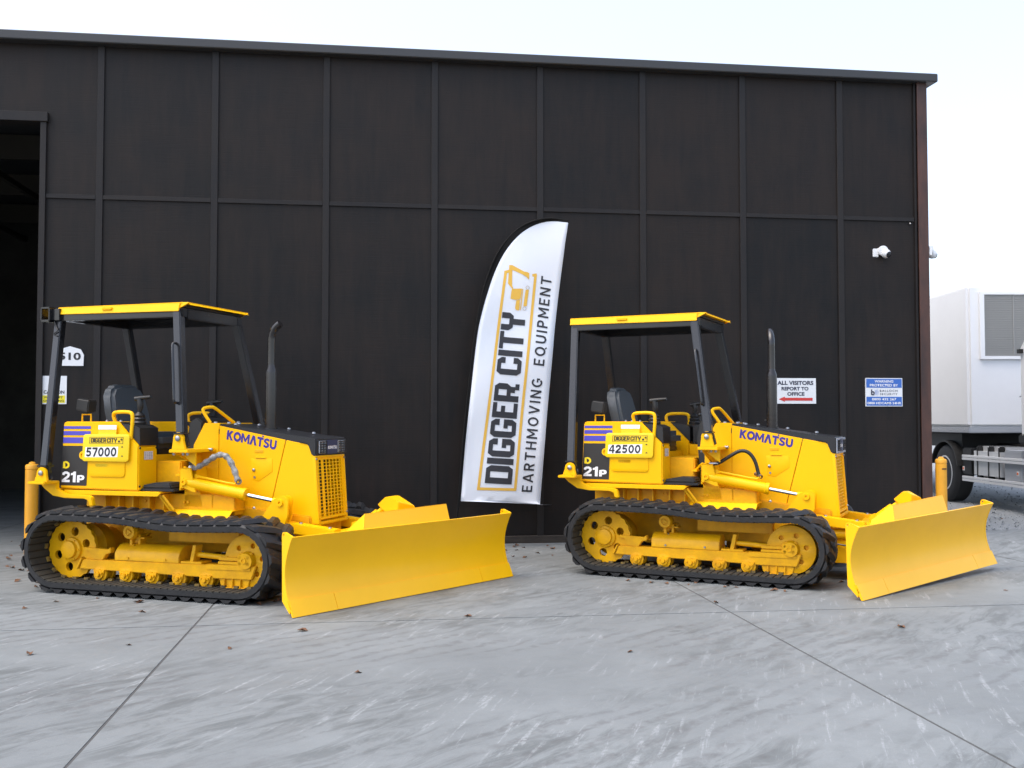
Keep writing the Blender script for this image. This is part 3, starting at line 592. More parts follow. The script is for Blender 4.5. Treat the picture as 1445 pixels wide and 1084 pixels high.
def make_track(root, sy):
    """belt, tread bars, sprocket, idler, rollers and side beam on one side; sy = -1 near side"""
    yc = sy*.75; hw = .235; n = 132
    b = MB(); vs_ = []; fs_ = []
    prof = [(-hw, 0), (-hw+.0, TH*.7), (-hw+.02, TH), (hw-.02, TH), (hw, TH*.7), (hw, 0)]
    for k in range(n):
        p, d, o = frame_at(TLEN*k/n)
        for yy, h in prof: vs_.append(p+o*h+Vector((0, yc+yy, 0)))
    m_ = len(prof)
    for k in range(n): fs_ += [(k*m_+i, k*m_+(i+1) % m_, ((k+1) % n)*m_+(i+1) % m_, ((k+1) % n)*m_+i) for i in range(m_)]
    b.add(vs_, fs_); tr_ = b.build('track', 'rubber', root)
    nr = 84; b = MB()
    for k in range(nr):
        p, d, o = frame_at(TLEN*(k+.5)/nr); mt = Matrix((( d.x, 0, o.x, p.x), (0, 1, 0, yc), (d.z, 0, o.z, p.z), (0, 0, 0, 1)))
        b.box(-.023, .023, -hw+.006, hw-.006, -.008, .002, mt)
    tag(b.build('tread_ribs', 'rubber_in', tr_), None, None, None, 'stuff')
    b = MB()
    for k in range(nr//2):
        p, d, o = frame_at(TLEN*(k+.25)/(nr/2)); mt = Matrix(((d.x, 0, o.x, p.x), (0, 1, 0, yc), (d.z, 0, o.z, p.z), (0, 0, 0, 1)))
        for s in (-.050, .050): b.box(-.020, .020, s-.012, s+.012, -.024, -.006, mt)
    tag(b.build('guide_links', 'yellow_worn', tr_), None, None, None, 'stuff')
    NL = 41
    for k in range(NL):
        for half, off in ((1, 0.0), (-1, .5)):
            p, d, o = frame_at(TLEN*(k+off)/NL); p = p+o*TH
            lo = bpy.data.objects.new('lug', LUGS[half]); col.objects.link(lo); lo.parent = tr_
            lo.matrix_local = Matrix(((d.x, 0, o.x, p.x), (0, 1, 0, yc), (d.z, 0, o.z, p.z), (0, 0, 0, 1)))
    f_ = side_y(sy*.75-(.0 if sy < 0 else -.03)) if False else (lambda u, v, w: (u, yc+sy*(w-.012), v))
    # sprocket
    teeth = []
    for i in range(92): a = 2*math.pi*i/92; r = .236 if (i//2) % 2 else .229; teeth.append((0+r*math.cos(a), .325+r*math.sin(a)))
    sp = plate('sprocket', 'yellow_under', teeth, [circle(.145*math.cos(R(60*k+20)), .325+.145*math.sin(R(60*k+20)), .036, 20) for k in range(6)], .03, f_, root)
    b = MB(); b.lathe([(0, .098), (.022, .094), (.028, .080), (.028, .072), (.052, .068), (.058, .052), (.058, .0)], (0, yc+sy*.018, .325), (0, sy, 0), 32)
    for k in range(6): bolt(b, (.082*math.cos(R(60*k)), yc+sy*.042, .325+.082*math.sin(R(60*k))), (0, sy, 0), .009, .009)
    b.build('hub', 'yellow_under', sp)
    MB().lathe([(0, .085), (.14, .085), (.15, .19), (.26, .19), (.28, .14), (.42, .14)], (0, yc-sy*.012, .325), (0, -sy, 0), 28).build('final_drive', 'yellow_under', root)
    # idler
    idl = plate('idler', 'yellow_under', circle(1.645, .296, .200, 48), [circle(1.645+.125*math.cos(R(60*k+10)), .296+.125*math.sin(R(60*k+10)), .024, 16) for k in range(6)], .03, f_, root, .004)
    MB().lathe([(0, .200), (.02, .206), (.05, .206), (.07, .200)], (1.645, yc-sy*.012-sy*.0, .296), (0, -sy, 0), 40).build('rim', 'yellow_under', idl)
    MB().lathe([(0, .075), (.02, .068), (.05, .06), (.05, 0)], (1.645, yc+sy*.018, .300), (0, sy, 0), 24).build('hub', 'yellow_under', idl)
    # side beam of the track frame
    yb = sy*.765; yo = sy*.80; Y0, Y1 = min(yb-sy*.10, yo), max(yb-sy*.10, yo)
    MB().side([(.095, .175), (.130, .252), (1.26, .258), (1.735, .262), (1.695, .158), (1.36, .156), (1.33, .160)], Y0, Y1).build('track_beam', 'yellow_under', root, .006)
    MB().side([(1.30, .222), (1.69, .227), (1.69, .268), (1.30, .264)], min(yo, yo+sy*.008), max(yo, yo+sy*.008)).build('slide_rail', 'yellow_under', root, .003)
    MB().side([(.075, .178), (.118, .262), (.132, .258), (.09, .172)], min(yo-sy*.12, yo+sy*.012), max(yo-sy*.12, yo+sy*.012)).build('end_plate', 'yellow_under', root, .003)
    # roller guard block
    b = MB(); b.side([(1.40, .156), (1.672, .158), (1.660, .105), (1.635, .085), (1.445, .083), (1.415, .105)], min(sy*.70, sy*.785), max(sy*.70, sy*.785))
    for x in (1.45, 1.52, 1.59): b.box(x, x+.014, min(sy*.785, sy*.806), max(sy*.785, sy*.806), .09, .156)
    b.side([(1.43, .098), (1.645, .098), (1.635, .085), (1.445, .083)], min(sy*.785, sy*.806), max(sy*.785, sy*.806)); b.build('roller_guard', 'yellow_under', root, .004)
    for k in range(5):
        x = .304+.2475*k; b = MB(); b.lathe([(0, .062), (.03, .062), (.032, .050), (.09, .050), (.092, .062), (.115, .062), (.118, .040), (.135, .038), (.135, .0)], (x, sy*.685, .142), (0, sy, 0), 28)
        rl = b.build('track_roller', 'yellow_under', root)
        b = MB(); b.side([(x-.055, .178), (x+.055, .178), (x+.042, .135), (x+.015, .122), (x-.015, .122), (x-.042, .135)], min(sy*.80, sy*.818), max(sy*.80, sy*.818))
        for dx in (-.03, .03): bolt(b, (x+dx, sy*.818, .153), (0, sy, 0), .011, .012)
        b.lathe([(0, .020), (.02, .018), (.02, 0)], (x, sy*.818, .142), (0, sy, 0), 14); b.build('roller_bracket', 'yellow_under', rl, .003)
    # carrier roller on its post
    b = MB(); b.lathe([(0, .03), (.0, .048), (.03, .052), (.08, .052), (.085, .062), (.10, .062), (.112, .054), (.125, .052), (.125, .03), (.116, .028), (.116, 0)], (.556, sy*.655, .482), (0, sy, 0), 28); cr = b.build('carrier_roller', 'yellow_under', root)
    b = MB(); b.box(.535, .56, min(sy*.70, sy*.74), max(sy*.70, sy*.74), .36, .44); b.box(.60, .62, min(sy*.64, sy*.72), max(sy*.64, sy*.72), .36, .46); b.box(.52, .66, min(sy*.62, sy*.72), max(sy*.62, sy*.72), .425, .437); b.build('roller_post', 'yellow_under', cr, .003)
    b = MB(); b.prism(circle(.556, .482, .030, 3), .0, .004, lambda u, v, w: (u, sy*(.7805+w), v)); b.build('cap_emboss', 'yellow_under', cr)
    # recoil spring cover
    cov = [(.44, .258), (.44, .312)]
    b = MB(); prof = [(-.80, .258), (-.80, .312), (-.775, .350), (-.735, .377), (-.69, .385), (-.62, .380), (-.58, .258)]
    b.prism([(sy*-u, v) for u, v in prof], .44, 1.045, lambda u, v, w: (w, u, v)); cv = b.build('spring_cover', 'yellow_under', root, .004)
    b = MB()
    for x in (.57, .92): bolt(b, (x, sy*.80, .280), (0, sy, 0), .010, .008)
    for x in (.58,): bolt(b, (x, sy*.745, .372), (0, sy*.4, .9), .010, .010)
    b.build('cover_bolts', 'steel' if root.name.endswith('001') else 'yellow_under', cv)
    # rear step bracket
    b = MB(); b.side([(.138, .322), (.138, .350), (.16, .346), (.375, .338), (.377, .352), (.395, .352), (.395, .312), (.375, .305), (.35, .300), (.315, .252), (.215, .255), (.185, .318)], min(sy*.74, sy*.79), max(sy*.74, sy*.79)); b.build('step_bracket', 'yellow_under', root, .004)
    b = MB(); b.side([(.36, .30), (.60, .46), (.64, .46), (.42, .27)], min(sy*.60, sy*.64), max(sy*.60, sy*.64)); b.build('brace', 'yellow_under', root, .003)
    # yoke: upright plate, grease rod and end block
    MB().side([(1.135, .272), (1.168, .272), (1.195, .402), (1.163, .402)], min(sy*.70, sy*.79), max(sy*.70, sy*.79)).build('yoke_plate', 'yellow_under', root, .003)
    MB().box(1.06, 1.25, min(sy*.66, sy*.80), max(sy*.66, sy*.80), .259, .276).build('yoke_base', 'yellow_under', root, .003)
    b = MB(); b.tube([(1.18, sy*.74, .325), (1.40, sy*.75, .315), (1.47, sy*.76, .312)], .022, 14); b.build('yoke_rod', 'yellow_under', root)
    b = MB(); b.box(1.40, 1.585, min(sy*.70, sy*.805), max(sy*.70, sy*.805), .268, .290); b.box(1.40, 1.585, min(sy*.70, sy*.795), max(sy*.70, sy*.795), .296, .322); b.build('yoke_fork', 'yellow_under', root, .004)
    b = MB(); b.box(1.575, 1.692, min(sy*.70, sy*.812), max(sy*.70, sy*.812), .262, .350); b.box(1.585, 1.70, min(sy*.68, sy*.80), max(sy*.68, sy*.80), .345, .362); yb_ = b.build('yoke_block', 'yellow_under', root, .006)
    b = MB()
    for dx, dz in ((-.036, .024), (.036, .024), (-.036, -.024), (.036, -.024)): b.cyl((1.634+dx, sy*.812, .304+dz), (1.634+dx, sy*.818, .304+dz), .014, .014, 14)
    b.lathe([(0, .026), (.012, .024), (.012, .014), (.004, .012)], (1.634, sy*.812, .304), (0, sy, 0), 16); b.build('yoke_bolts', 'yellow_under', yb_)
    b = MB(); b.box(.80, 1.46, min(sy*.52, sy*.60), max(sy*.52, sy*.60), .40, .50); b.build('inner_beam', 'yellow_under', root, .006)
    return tr_

def mir(poly): return poly
def make_dozer(loc, rz, label, V):
    root = tag(empty('bulldozer', loc, rz), label, 'bulldozer', 'yellow crawler bulldozers')
    for sy in (-1, 1): make_track(root, sy)
    Y = 'yellow'
    P = lambda b, name, m=Y, bev=.005, par=root: b.build(name, m, par, bev)
    # hull
    b = MB(); b.side([(-.30, .40), (-.30, .72), (.2, .78), (1.90, .60), (1.90, .36), (1.75, .28), (.1, .28)], -.27, .27); P(b, 'hull', 'yellow_under', .01)
    for sy in (-1, 1):
        s0 = lambda a, c: (min(sy*a, sy*c), max(sy*a, sy*c))
        # side frame under the fender with ribs
        b = MB(); b.box(.02, 1.28, *s0(.26, .40), .60, .765); sf = P(b, 'side_frame', 'yellow_under', .006)
        for x in (.06, .20, .34, .50, .64): MB().box(x, x+.012, *s0(.40, .47), .63, .762).build('rib', 'yellow_under', sf)
        b = MB()
        for x in (.42, .46, .80, .84): bolt(b, (x, sy*.40, .70), (0, sy, 0), .012, .01)
        b.build('frame_bolts', 'yellow_under', sf)
        MB().box(.02, .70, *s0(.40, .50), .618, .632).build('flange', 'yellow_under', sf, .003)
        b = MB(); b.tube([(.66, sy*.54, .76), (.74, sy*.50, .64)], .012, 8); b.tube([(.69, sy*.54, .76), (.77, sy*.50, .64)], .012, 8); P(b, 'stay_rods', 'yellow_under', 0)
        b = MB(); b.prism([(sy*.28, .648), (sy*.46, .642), (sy*.53, .585), (sy*.53, .579), (sy*.46, .634), (sy*.28, .640)], .70, 1.30, lambda u, v, w: (w, u, v)); P(b, 'dirt_guard', Y, .002)
        # fender sheet with folded lip
        b = MB(); b.box(-.27, .68, *s0(.26, .572), .775, .789); b.side([(-.265, .784), (.706, .784), (.668, .752), (-.23, .752)], *s0(.566, .578)); P(b, 'fender', Y, .002)
        # tank box
        poly = [(-.318, .80), (-.292, 1.350), (-.275, 1.364), (.265, 1.364), (.470, 1.162), (.472, .792)]
        b = MB(); b.side(poly, *s0(.323, .565)); tb = P(b, 'side_tank', Y, .010)
        b = MB(); b.side([(.275, 1.362), (.478, 1.163), (.474, 1.31), (.42, 1.335), (.30, 1.345)], *s0(.318, .555)); P(b, 'console_cover', 'plastic', .012)
        if sy < 0:
            fs = lambda u, v: (u, -.5675, v)
            for z0, z1, x1 in ((1.302, 1.325, -.007), (1.249, 1.284, -.007), (1.182, 1.231, -.009)):
                b = MB(); b.add([fs(-.283-(1.325-z0)*.05, z0), fs(x1, z0), fs(x1, z1), fs(-.283-(1.325-z1)*.05, z1)], [(0, 1, 2, 3)]); b.build('stripe', 'stripe', tb, smooth=False)
            b = MB(); b.add([fs(-.312, .826), fs(-.044, .826), fs(-.030, 1.160), fs(-.292, 1.160)], [(0, 1, 2, 3)]); b.build('model_plate', 'decal_dark', tb, smooth=False)
            heavy('lettering', 'yellow_print', 'D', quad((-.284, -.569, .967), (.066, 0, 0), (0, 0, .063)), tb)
            heavy('lettering', 'white', '2', quad((-.296, -.569, .853), (.084, 0, 0), (.004, 0, .090)), tb); heavy('lettering', 'white', '1', quad((-.208, -.569, .853), (.058, 0, 0), (.004, 0, .090)), tb)
            heavy('lettering', 'white', 'P', quad((-.140, -.569, .853), (.076, 0, 0), (.003, 0, .062)), tb)
            b = plate('access_door', Y, rrect(-.015, .905, .340, 1.16, .03), [], .006, side_y(-.5645), tb, .002)
            MB().box(.05, .17, -.5725, -.5705, .985, 1.012).build('door_sticker', 'yellow_worn' if False else 'tag_yellow', b)
            b = MB(); b.add([(.4745, -.498, 1.047), (.4745, -.386, 1.047), (.4745, -.386, 1.117), (.4745, -.498, 1.117)], [(0, 1, 2, 3)]); stk = b.build('data_sticker', 'sticker', tb, smooth=False)
            b = MB(); rnd = random.Random(3)
            for k in range(4):
                for j in range(5):
                    y = -.490+.026*k; z = 1.053+.012*j; w_ = rnd.uniform(.006, .02); b.add([(.4755, y, z), (.4755, y+w_, z), (.4755, y+w_, z+.006), (.4755, y, z+.006)], [(0, 1, 2, 3)])
            b.build('lettering', 'frame_grey', stk, smooth=False)
            b = MB()
            for y, z in ((-.55, 1.145), (-.34, 1.145), (-.55, .83), (-.34, .83)): bolt(b, (.472, y, z), (1, 0, 0), .010, .006)
            b.build('panel_screws', 'plastic', tb)
            b = MB()
            for x, y in ((.10, -.50), (.14, -.44), (.24, -.50)): b.lathe([(0, .014), (.010, .012), (.016, .004)], (x, y, 1.364), (0, 0, 1), 10)
            b.build('cap_screws', 'steel', tb)
            b = MB(); b.lathe([(0, .035), (.018, .035), (.018, .02), (.006, .018)], (-.072, -.567, 1.082), (0, -1, 0), 20); b.build('lock_boss', Y, tb)
        # grab rail over the tank
        b = MB(); b.tube([(.185, sy*.50, 1.362), (.170, sy*.51, 1.420), (.205, sy*.53, 1.444), (.375, sy*.55, 1.444), (.405, sy*.555, 1.415), (.392, sy*.56, 1.22)], .0155, 12, 2); P(b, 'grab_rail', Y, 0)
        # hood side: cowl, main panel, front panel
        hy = .252
        b = MB(); b.side([(.775, .62), (.775, 1.165), (.815, 1.235), (.880, 1.348), (1.027, 1.330), (1.027, .62)], *s0(.10, hy)); P(b, 'cowl', Y, .006)
        b = MB(); b.side([(1.030, .62), (1.030, 1.329), (1.657, 1.214), (1.511, .632), (1.48, .62)], *s0(.20, hy)); hd = P(b, 'hood_panel', Y, .003)
        b = MB(); b.side([(1.5165, .634), (1.6620, 1.213), (1.918, 1.166), (1.962, .535), (1.50, .535), (1.45, .62)], *s0(.20, hy)); P(b, 'hood_front_panel', Y, .004)
        plate('hatch', Y, [(1.335, 1.058), (1.535, 1.058), (1.537, .955), (1.41, .872), (1.352, .886)], [], .003, lambda u, v, w: (u, sy*(hy-.001+w), v), hd, .001)
        MB().box(1.375, 1.478, *s0(hy-.001, hy+.010), 1.062, 1.070).build('hatch_lip', Y, hd, .003)
        plate('hand_slot', 'yellow_under', rrect(1.37, 1.108, 1.45, 1.132, .008), [], .003, lambda u, v, w: (u, sy*(hy-.001+w), v), hd, .001)
        b = MB(); b.lathe([(0, .015), (.012, .013), (.016, .006)], (1.365, sy*hy, .965), (0, sy, 0), 14); b.lathe([(0, .012), (.006, .010)], (1.372, sy*hy, .905), (0, sy, 0), 12)
        for x, z in ((1.10, .668), (1.37, .648), (1.06, .70)): b.lathe([(0, .016), (.008, .016), (.014, .009)], (x, sy*hy, z), (0, sy, 0), 12)
        b.build('panel_bolts', 'steel', hd)
        if sy < 0: heavy('lettering', 'purple', 'KOMATSU', quad((1.098, -.2535, 1.216), (.470, 0, -.086), (.010, 0, .078)), hd, .03)
        else: heavy('lettering', 'purple', 'KOMATSU', quad((1.568, .2535, 1.138), (-.470, 0, .086), (.010, 0, .078)), hd, .03)
        # canopy mount on the cowl: shelf, gusset, lug and pin
        b = MB(); b.box(.815, .995, *s0(.25, .635), 1.112, 1.140); mt_ = P(b, 'mount_shelf', Y, .005)
        b = MB(); b.prism([(sy*.62, 1.112), (sy*.25, .98), (sy*.25, 1.112)], .84, .855, lambda u, v, w: (w, u, v)); b.prism([(.84, 1.112), (.985, 1.112), (.985, 1.0), (.94, 1.03)], .0, .0125, lambda u, v, w: (u, sy*(.50+w), v)); b.build('gusset', Y, mt_, .002)
        lugp = [(.835, 1.139), (.965, 1.139), (.945, 1.215)]+[(.896+.050*math.cos(R(a)), 1.228+.050*math.sin(R(a))) for a in range(-10, 190, 20)]+[(.846, 1.215)]
        b = MB(); b.side(lugp, *s0(.600, .625)); b.build('mount_lug', Y, mt_, .004)
        b = MB(); b.lathe([(0, .022), (.012, .022), (.018, .012)], (.896, sy*.625, 1.228), (0, sy, 0), 14)
        for x in (.84, .93, .97): b.lathe([(0, .013), (.02, .011)], (x, sy*.60, 1.112), (0, 0, -1), 8)
        b.build('mount_bolts', 'steel', mt_); b = MB(); b.lathe([(0, .016), (.03, .016), (.036, .008)], (.985, sy*.33, 1.131), (1, 0, 0), 12); b.build('mount_bolts', 'steel', mt_)
        # rear mount
        b = MB(); b.side([(-.47, .862), (-.47, .838), (-.43, .800), (-.34, .742), (-.22, .724), (-.02, .722), (.02, .71), (.035, .665), (.075, .665), (.06, .735), (.02, .752), (-.20, .758), (-.30, .80), (-.30, .862)], *s0(.585, .625)); b.box(-.475, -.30, *s0(.585, .765), .842, .866); rm = P(b, 'rear_mount', Y, .006)
        b = MB(); b.side([(-.445, .865), (-.310, .865), (-.322, .92)]+[(-.372+.050*math.cos(R(a)), .934+.050*math.sin(R(a))) for a in range(-10, 190, 20)]+[(-.425, .92)], *s0(.695, .720)); b.build('mount_lug', Y, rm, .004)
        b = MB(); b.lathe([(0, .022), (.012, .022), (.018, .012)], (-.372, sy*.72, .934), (0, sy, 0), 14); b.build('mount_bolts', 'steel', rm)
        b = MB(); b.box(-.34, -.31, *s0(.25, .60), .74, .80); P(b, 'mount_arm', Y, .004)
        # canopy posts
        def post(p0, p1, name, w_=.036):
            p0, p1 = Vector(p0), Vector(p1); d = (p1-p0).normalized(); u = Vector((1, 0, 0)); u = (u-d*u.dot(d)).normalized(); w__ = d.cross(u); bb = MB()
            vs_ = [p+u*a*w_+w__*c_*w_ for p in (p0, p1) for a, c_ in ((-1, -1), (1, -1), (1, 1), (-1, 1))]
            bb.add(vs_, [(0, 3, 2, 1), (4, 5, 6, 7), (0, 1, 5, 4), (1, 2, 6, 5), (2, 3, 7, 6), (3, 0, 4, 7)]); return bb.build(name, 'black', root, .008, seg=3)
        pf = post((.905, sy*.585, 1.262), (.735, sy*.418, 2.300), 'front_post'); pr = post((-.375, sy*.665, .975), (-.487 if V == 1 and sy < 0 else -.440, sy*.395, 2.300), 'rear_post')
        b = MB(); b.side([(.865, 1.28), (.945, 1.28), (.975, 1.165), (.945, 1.150), (.915, 1.20), (.88, 1.245)], *s0(.565, .599)); b.build('post_foot', 'black', pf, .004)
        b = MB(); b.side([(-.415, 1.00), (-.335, 1.00), (-.305, .885), (-.335, .872), (-.37, .90)], *s0(.655, .692)); b.build('post_foot', 'black', pr, .004)
        MB().box(.858, .952, *s0(.54, .64), 1.262, 1.274).build('post_base', 'black', pf, .003); MB().box(-.425, -.328, *s0(.62, .715), .985, 1.0).build('post_base', 'black', pr, .003)
        b = MB(); g0 = Vector((.905, sy*.585, 1.262)); g1 = Vector((.735, sy*.418, 2.300)); q_ = lambda t, o: g0.lerp(g1, t)+Vector((-.01, sy*o, 0)); b.tube([q_(.72, .03), q_(.72, .075), q_(.69, .085), q_(.28, .085), q_(.245, .075), q_(.245, .03)], .011, 10, 1); b.build('grab_handle', 'black', pf)
        # lift cylinder
        cf = Vector((1.705, sy*.395, .718)); cr_ = Vector((.838, sy*.436, .868)); d = (cf-cr_).normalized()
        L_ = (cf-cr_).length
        b = MB(); b.lathe([(-.03, .0), (-.03, .03), (.05, .044), (.08, .047), (.53, .047), (.535, .052), (.565, .052), (.568, .03)], cr_, d, 26); lc = P(b, 'lift_cylinder', Y, 0)
        MB().cyl(cr_+d*.565, cf-d*.05, .0165, None, 18).build('rod', 'chrome', lc)
        b = MB(); b.lathe([(0, .024), (.05, .030), (.10, .030)], cf-d*.075, d, 18); b.build('rod_eye', Y, lc)
        up = Vector((0, 0, 1)); b = MB(); b.tube([cr_+d*.12+up*.056, cr_+d*.10+up*.066, cr_+d*.14+up*.066, cr_+d*.46+up*.062, cr_+d*.475+up*.085, cr_+d*.495+up*.092], .010, 8, 1); b.box(-.012, .012, -.012, .012, 0, .05, Matrix.Translation(cr_+d*.10+up*.03)); b.build('oil_pipe', Y, lc)
        hs = [Vector((.90, sy*.43, .985)), Vector((.95, sy*.43, .988)), Vector((1.03, sy*.42, 1.035)), Vector((1.12, sy*.405, 1.095)), Vector((1.20, sy*.40, 1.088)), Vector((1.26, sy*.395, 1.00)), Vector((1.300, sy*.39, .885)), cr_+d*.495+up*.092]
        if V == 2: hs[2] += Vector((.01, 0, .012)); hs[3] += Vector((.02, 0, .015)); hs[4] += Vector((.02, 0, .005)); hs[5] += Vector((.015, 0, .01))
        b = MB(); rr = random.Random(5)
        if V == 1: b.tube(hs, lambda t: .0235+.0035*math.sin(t*70), 12, 3)
        else: b.tube(hs, .0165, 12, 3)
        hz = b.build('hose', 'sleeve' if V == 1 else 'plastic', lc)
        b = MB(); b.cyl(hs[0]-Vector((.03, 0, 0)), hs[0]+Vector((.05, 0, .004)), .019, .016, 10); b.cyl(hs[-1], hs[-1]+(hs[-2]-hs[-1]).normalized()*.09, .020, .016, 10); b.build('hose_fitting', 'steel', hz)
        # rear trunnion box of the cylinder
        b = MB(); b.side([(.80, .815), (.80, .965), (.815, .985), (.905, .985), (.958, .785), (.93, .785), (.84, .82)], *s0(.455, .470)); b.side([(.800, .80), (.800, .97), (.815, .985), (.905, .985), (.905, .973), (.82, .973), (.812, .965), (.812, .80)], *s0(.30, .470)); cb = P(b, 'cylinder_bracket', Y, .003)
        b = MB(); b.side([(.80, .66), (.80, .985), (.905, .985), (.98, .66)], *s0(.25, .40)); b.build('bracket_post', Y, cb, .004)
        b = MB(); b.lathe([(0, .028), (.016, .026), (.016, .012), (.006, .011)], (.845, sy*.470, .868), (0, sy, 0), 18)
        for a in range(0, 360, 120): b.cyl((.845+.03*math.cos(R(a)), sy*.47, .868+.03*math.sin(R(a))), (.845+.03*math.cos(R(a)), sy*.478, .868+.03*math.sin(R(a))), .010, .010, 10)
        b.build('pin', Y, cb)
        b = MB(); b.side([(1.03, .797), (1.12, .775), (1.12, .765), (1.03, .786)], *s0(.30, .42)); b.box(1.062, 1.078, *s0(.36, .40), .655, .77); P(b, 'pipe_clamp', Y, .002)
        # blade lift arm with rod pin
        ap = [(1.525, .57), (1.655, .745)]+[(1.735+.055*math.cos(R(a)), .718+.055*math.sin(R(a))) for a in range(120, -40, -20)]+[(1.785, .62), (1.735, .47), (1.60, .47)]
        b = MB(); b.side(ap, *s0(.405, .425)); b.side(ap, *s0(.345, .365)); la = P(b, 'lift_arm', Y, .004)
        b = MB(); b.lathe([(0, .030), (.014, .028), (.014, .012), (.004, .010)], (1.712, sy*.425, .716), (0, sy, 0), 20); b.build('pin', Y, la)
        # C-frame arm
        b = MB(); b.side([(1.68, .50), (1.72, .565), (2.19, .512), (2.19, .438), (1.70, .480)], *s0(.295, .405)); ca = P(b, 'push_arm', Y, .006)
        b = MB()
        for x in (1.86, 2.12): MB().lathe([(0, .016), (.010, .014)], (x, sy*.35, .565-(x-1.72)*.113), (0, 0, 1), 10).build('arm_bolt', 'steel', ca)
        MB().lathe([(0, .012), (.004, .012)], (1.755, sy*.405, .528), (0, sy, 0), 12).build('arm_bolt', 'plastic', ca)
        b = MB(); b.lathe([(0, .046), (.30, .046), (.31, .03), (.42, .03)], (1.78, sy*.33, .395), (1, sy*-.05, .02), 22); P(b, 'angle_cylinder', Y, 0)
    # hood top, rear bulkhead and lamp housing
    b = MB(); b.side([(.86, 1.30), (.885, 1.352), (1.03, 1.345), (1.50, 1.284), (1.80, 1.242), (1.80, 1.15), (1.03, 1.25)], -.2465, .2465); ht = P(b, 'hood_top', 'hood_black', .008)
    MB().box(.88, 1.03, -.2515, .2515, 1.30, 1.3515, Matrix.Translation((0, 0, .0))).build('cowl_top', Y, ht, .004)
    b = MB()
    for x, y in ((.95, -.19), (1.06, -.16), (1.10, -.07), (1.14, -.18), (1.02, .04), (1.19, .10), (1.45, .15), (1.72, .10)): MB().lathe([(0, .018), (.010, .016), (.016, .006)], (x, y, 1.352-.13*max(0, x-1.03)), (0, 0, 1), 12).build('hood_bolt', 'steel', ht)
    b = MB(); b.side([(1.775, 1.246), (1.935, 1.229), (1.945, 1.215), (1.945, 1.088), (1.90, 1.088), (1.865, 1.178), (1.775, 1.20)], -.262, .262); lh = P(b, 'lamp_housing', 'hood_black', .012)
    for sy in (-1, 1):
        hl = MB().box(1.944, 1.950, min(sy*.10, sy*.225), max(sy*.10, sy*.225), 1.105, 1.205).build('headlight', 'lamp' if V == 1 else 'lamp_grey', lh, .003)
        b = MB()
        for k in range(5): b.box(1.950, 1.956, min(sy*.105, sy*.22), max(sy*.105, sy*.22), 1.112+k*.021, 1.118+k*.021)
        for k in range(5): y = sy*(.108+k*.026); b.box(1.950, 1.957, y-.003, y+.003, 1.107, 1.203)
        b.build('lamp_guard', 'hood_black', hl)
    if V == 2: MB().box(1.946, 1.953, -.262, .262, 1.085, 1.222).build('lamp_bezel', 'lamp_grey', lh, .003).location = (-.003, 0, 0)
    MB().box(1.944, 1.950, -.085, .085, 1.098, 1.212).build('badge', 'navy_badge', lh)
    heavy('lettering', 'white', 'KOMATSU', quad((1.951, -.075, 1.138), (0, .15, 0), (0, 0, .026)), lh)
    # grille: punched sheet in a frame, radiator behind
    holes = []
    cols = [-.208, -.158, -.078, -.021, .036, .093, .150, .206]
    for r_ in range(17):
        for cx in cols:
            if cx > .215: continue
            holes.append([(cx-.0205, .600+.0275*r_-.0105), (cx+.0205, .600+.0275*r_-.0105), (cx+.0205, .600+.0275*r_+.0105), (cx-.0205, .600+.0275*r_+.0105)])
    gx = lambda z: 1.962-(z-.54)*.068
    gf = lambda u, v, w: (gx(v)-.012+w, u, v)
    gr = plate('grille', Y, [(-.245, .575), (.245, .575), (.245, 1.080), (-.245, 1.080)], holes, .004, gf, root)
    plate('grille_frame', Y, rrect(-.252, .530, .252, 1.086, .01), [rrect(-.236, .582, .236, 1.074, .006), [(-.225, .552), (.225, .552), (.225, .572), (-.225, .572)]], .022, lambda u, v, w: (gx(v)-.018+w, u, v), gr, .002)
    b = MB(); b.box(1.74, 1.80, -.199, .199, .54, 1.10); b.build('radiator', 'radiator', gr)
    b = MB()
    for y, z in ((-.242, 1.06), (.242, 1.06), (.242, .60)): MB().lathe([(0, .011), (.010, .009)], (gx(z)+.004, y, z), (1, 0, 0), 10).build('grille_screw', 'steel', gr)
    # exhaust stack
    b = MB(); b.lathe([(0, .060), (.014, .060), (.014, .049), (.48, .049), (.50, .047), (.535, .034), (.55, .033), (.76, .033)], (1.328, .06, 1.302), (0, 0, 1), 26); ex = P(b, 'exhaust_stack', 'exhaust', 0)
    q_ = (lambda d: (1.328+d, .06)) if V == 1 else (lambda d: (1.328-.35*d, .06+.95*d)); b = MB(); b.tube([(*q_(0), 2.05), (*q_(0), 2.10), (*q_(.017), 2.145), (*q_(.047), 2.18), (*q_(.084), 2.205)], .033, 18, 2); b.build('elbow', 'exhaust', ex)
    b = MB(); b.lathe([(0, .051), (.008, .051)], (1.328, .06, 1.375), (0, 0, 1), 24); b.lathe([(0, .051), (.008, .051)], (1.328, .06, 1.42), (0, 0, 1), 24); b.box(1.26, 1.285, .045, .075, 1.372, 1.385); b.build('clamp', 'exhaust', ex)
    # hood grab rail
    b = MB(); b.tube([(.905, -.20, 1.352), (.835, -.215, 1.455), (.845, -.205, 1.480), (.88, -.16, 1.487), (.895, -.13, 1.485), (.960, .07, 1.352)], .014, 12, 2); P(b, 'hood_rail', Y, 0)
    # operator station
    b = MB(); b.box(-.24, .40, -.318, .318, .79, 1.08); P(b, 'seat_pedestal', Y, .01)
    b = MB(); b.box(.08, .79, -.53, .53, .790, .812); P(b, 'floor_mat', 'mat', .006)
    b = MB(); b.side([(.478, .812), (.478, .838), (.60, .862), (.745, .862), (.765, .84), (.765, .812)], -.53, -.33); P(b, 'step_pad', 'mat', .012)
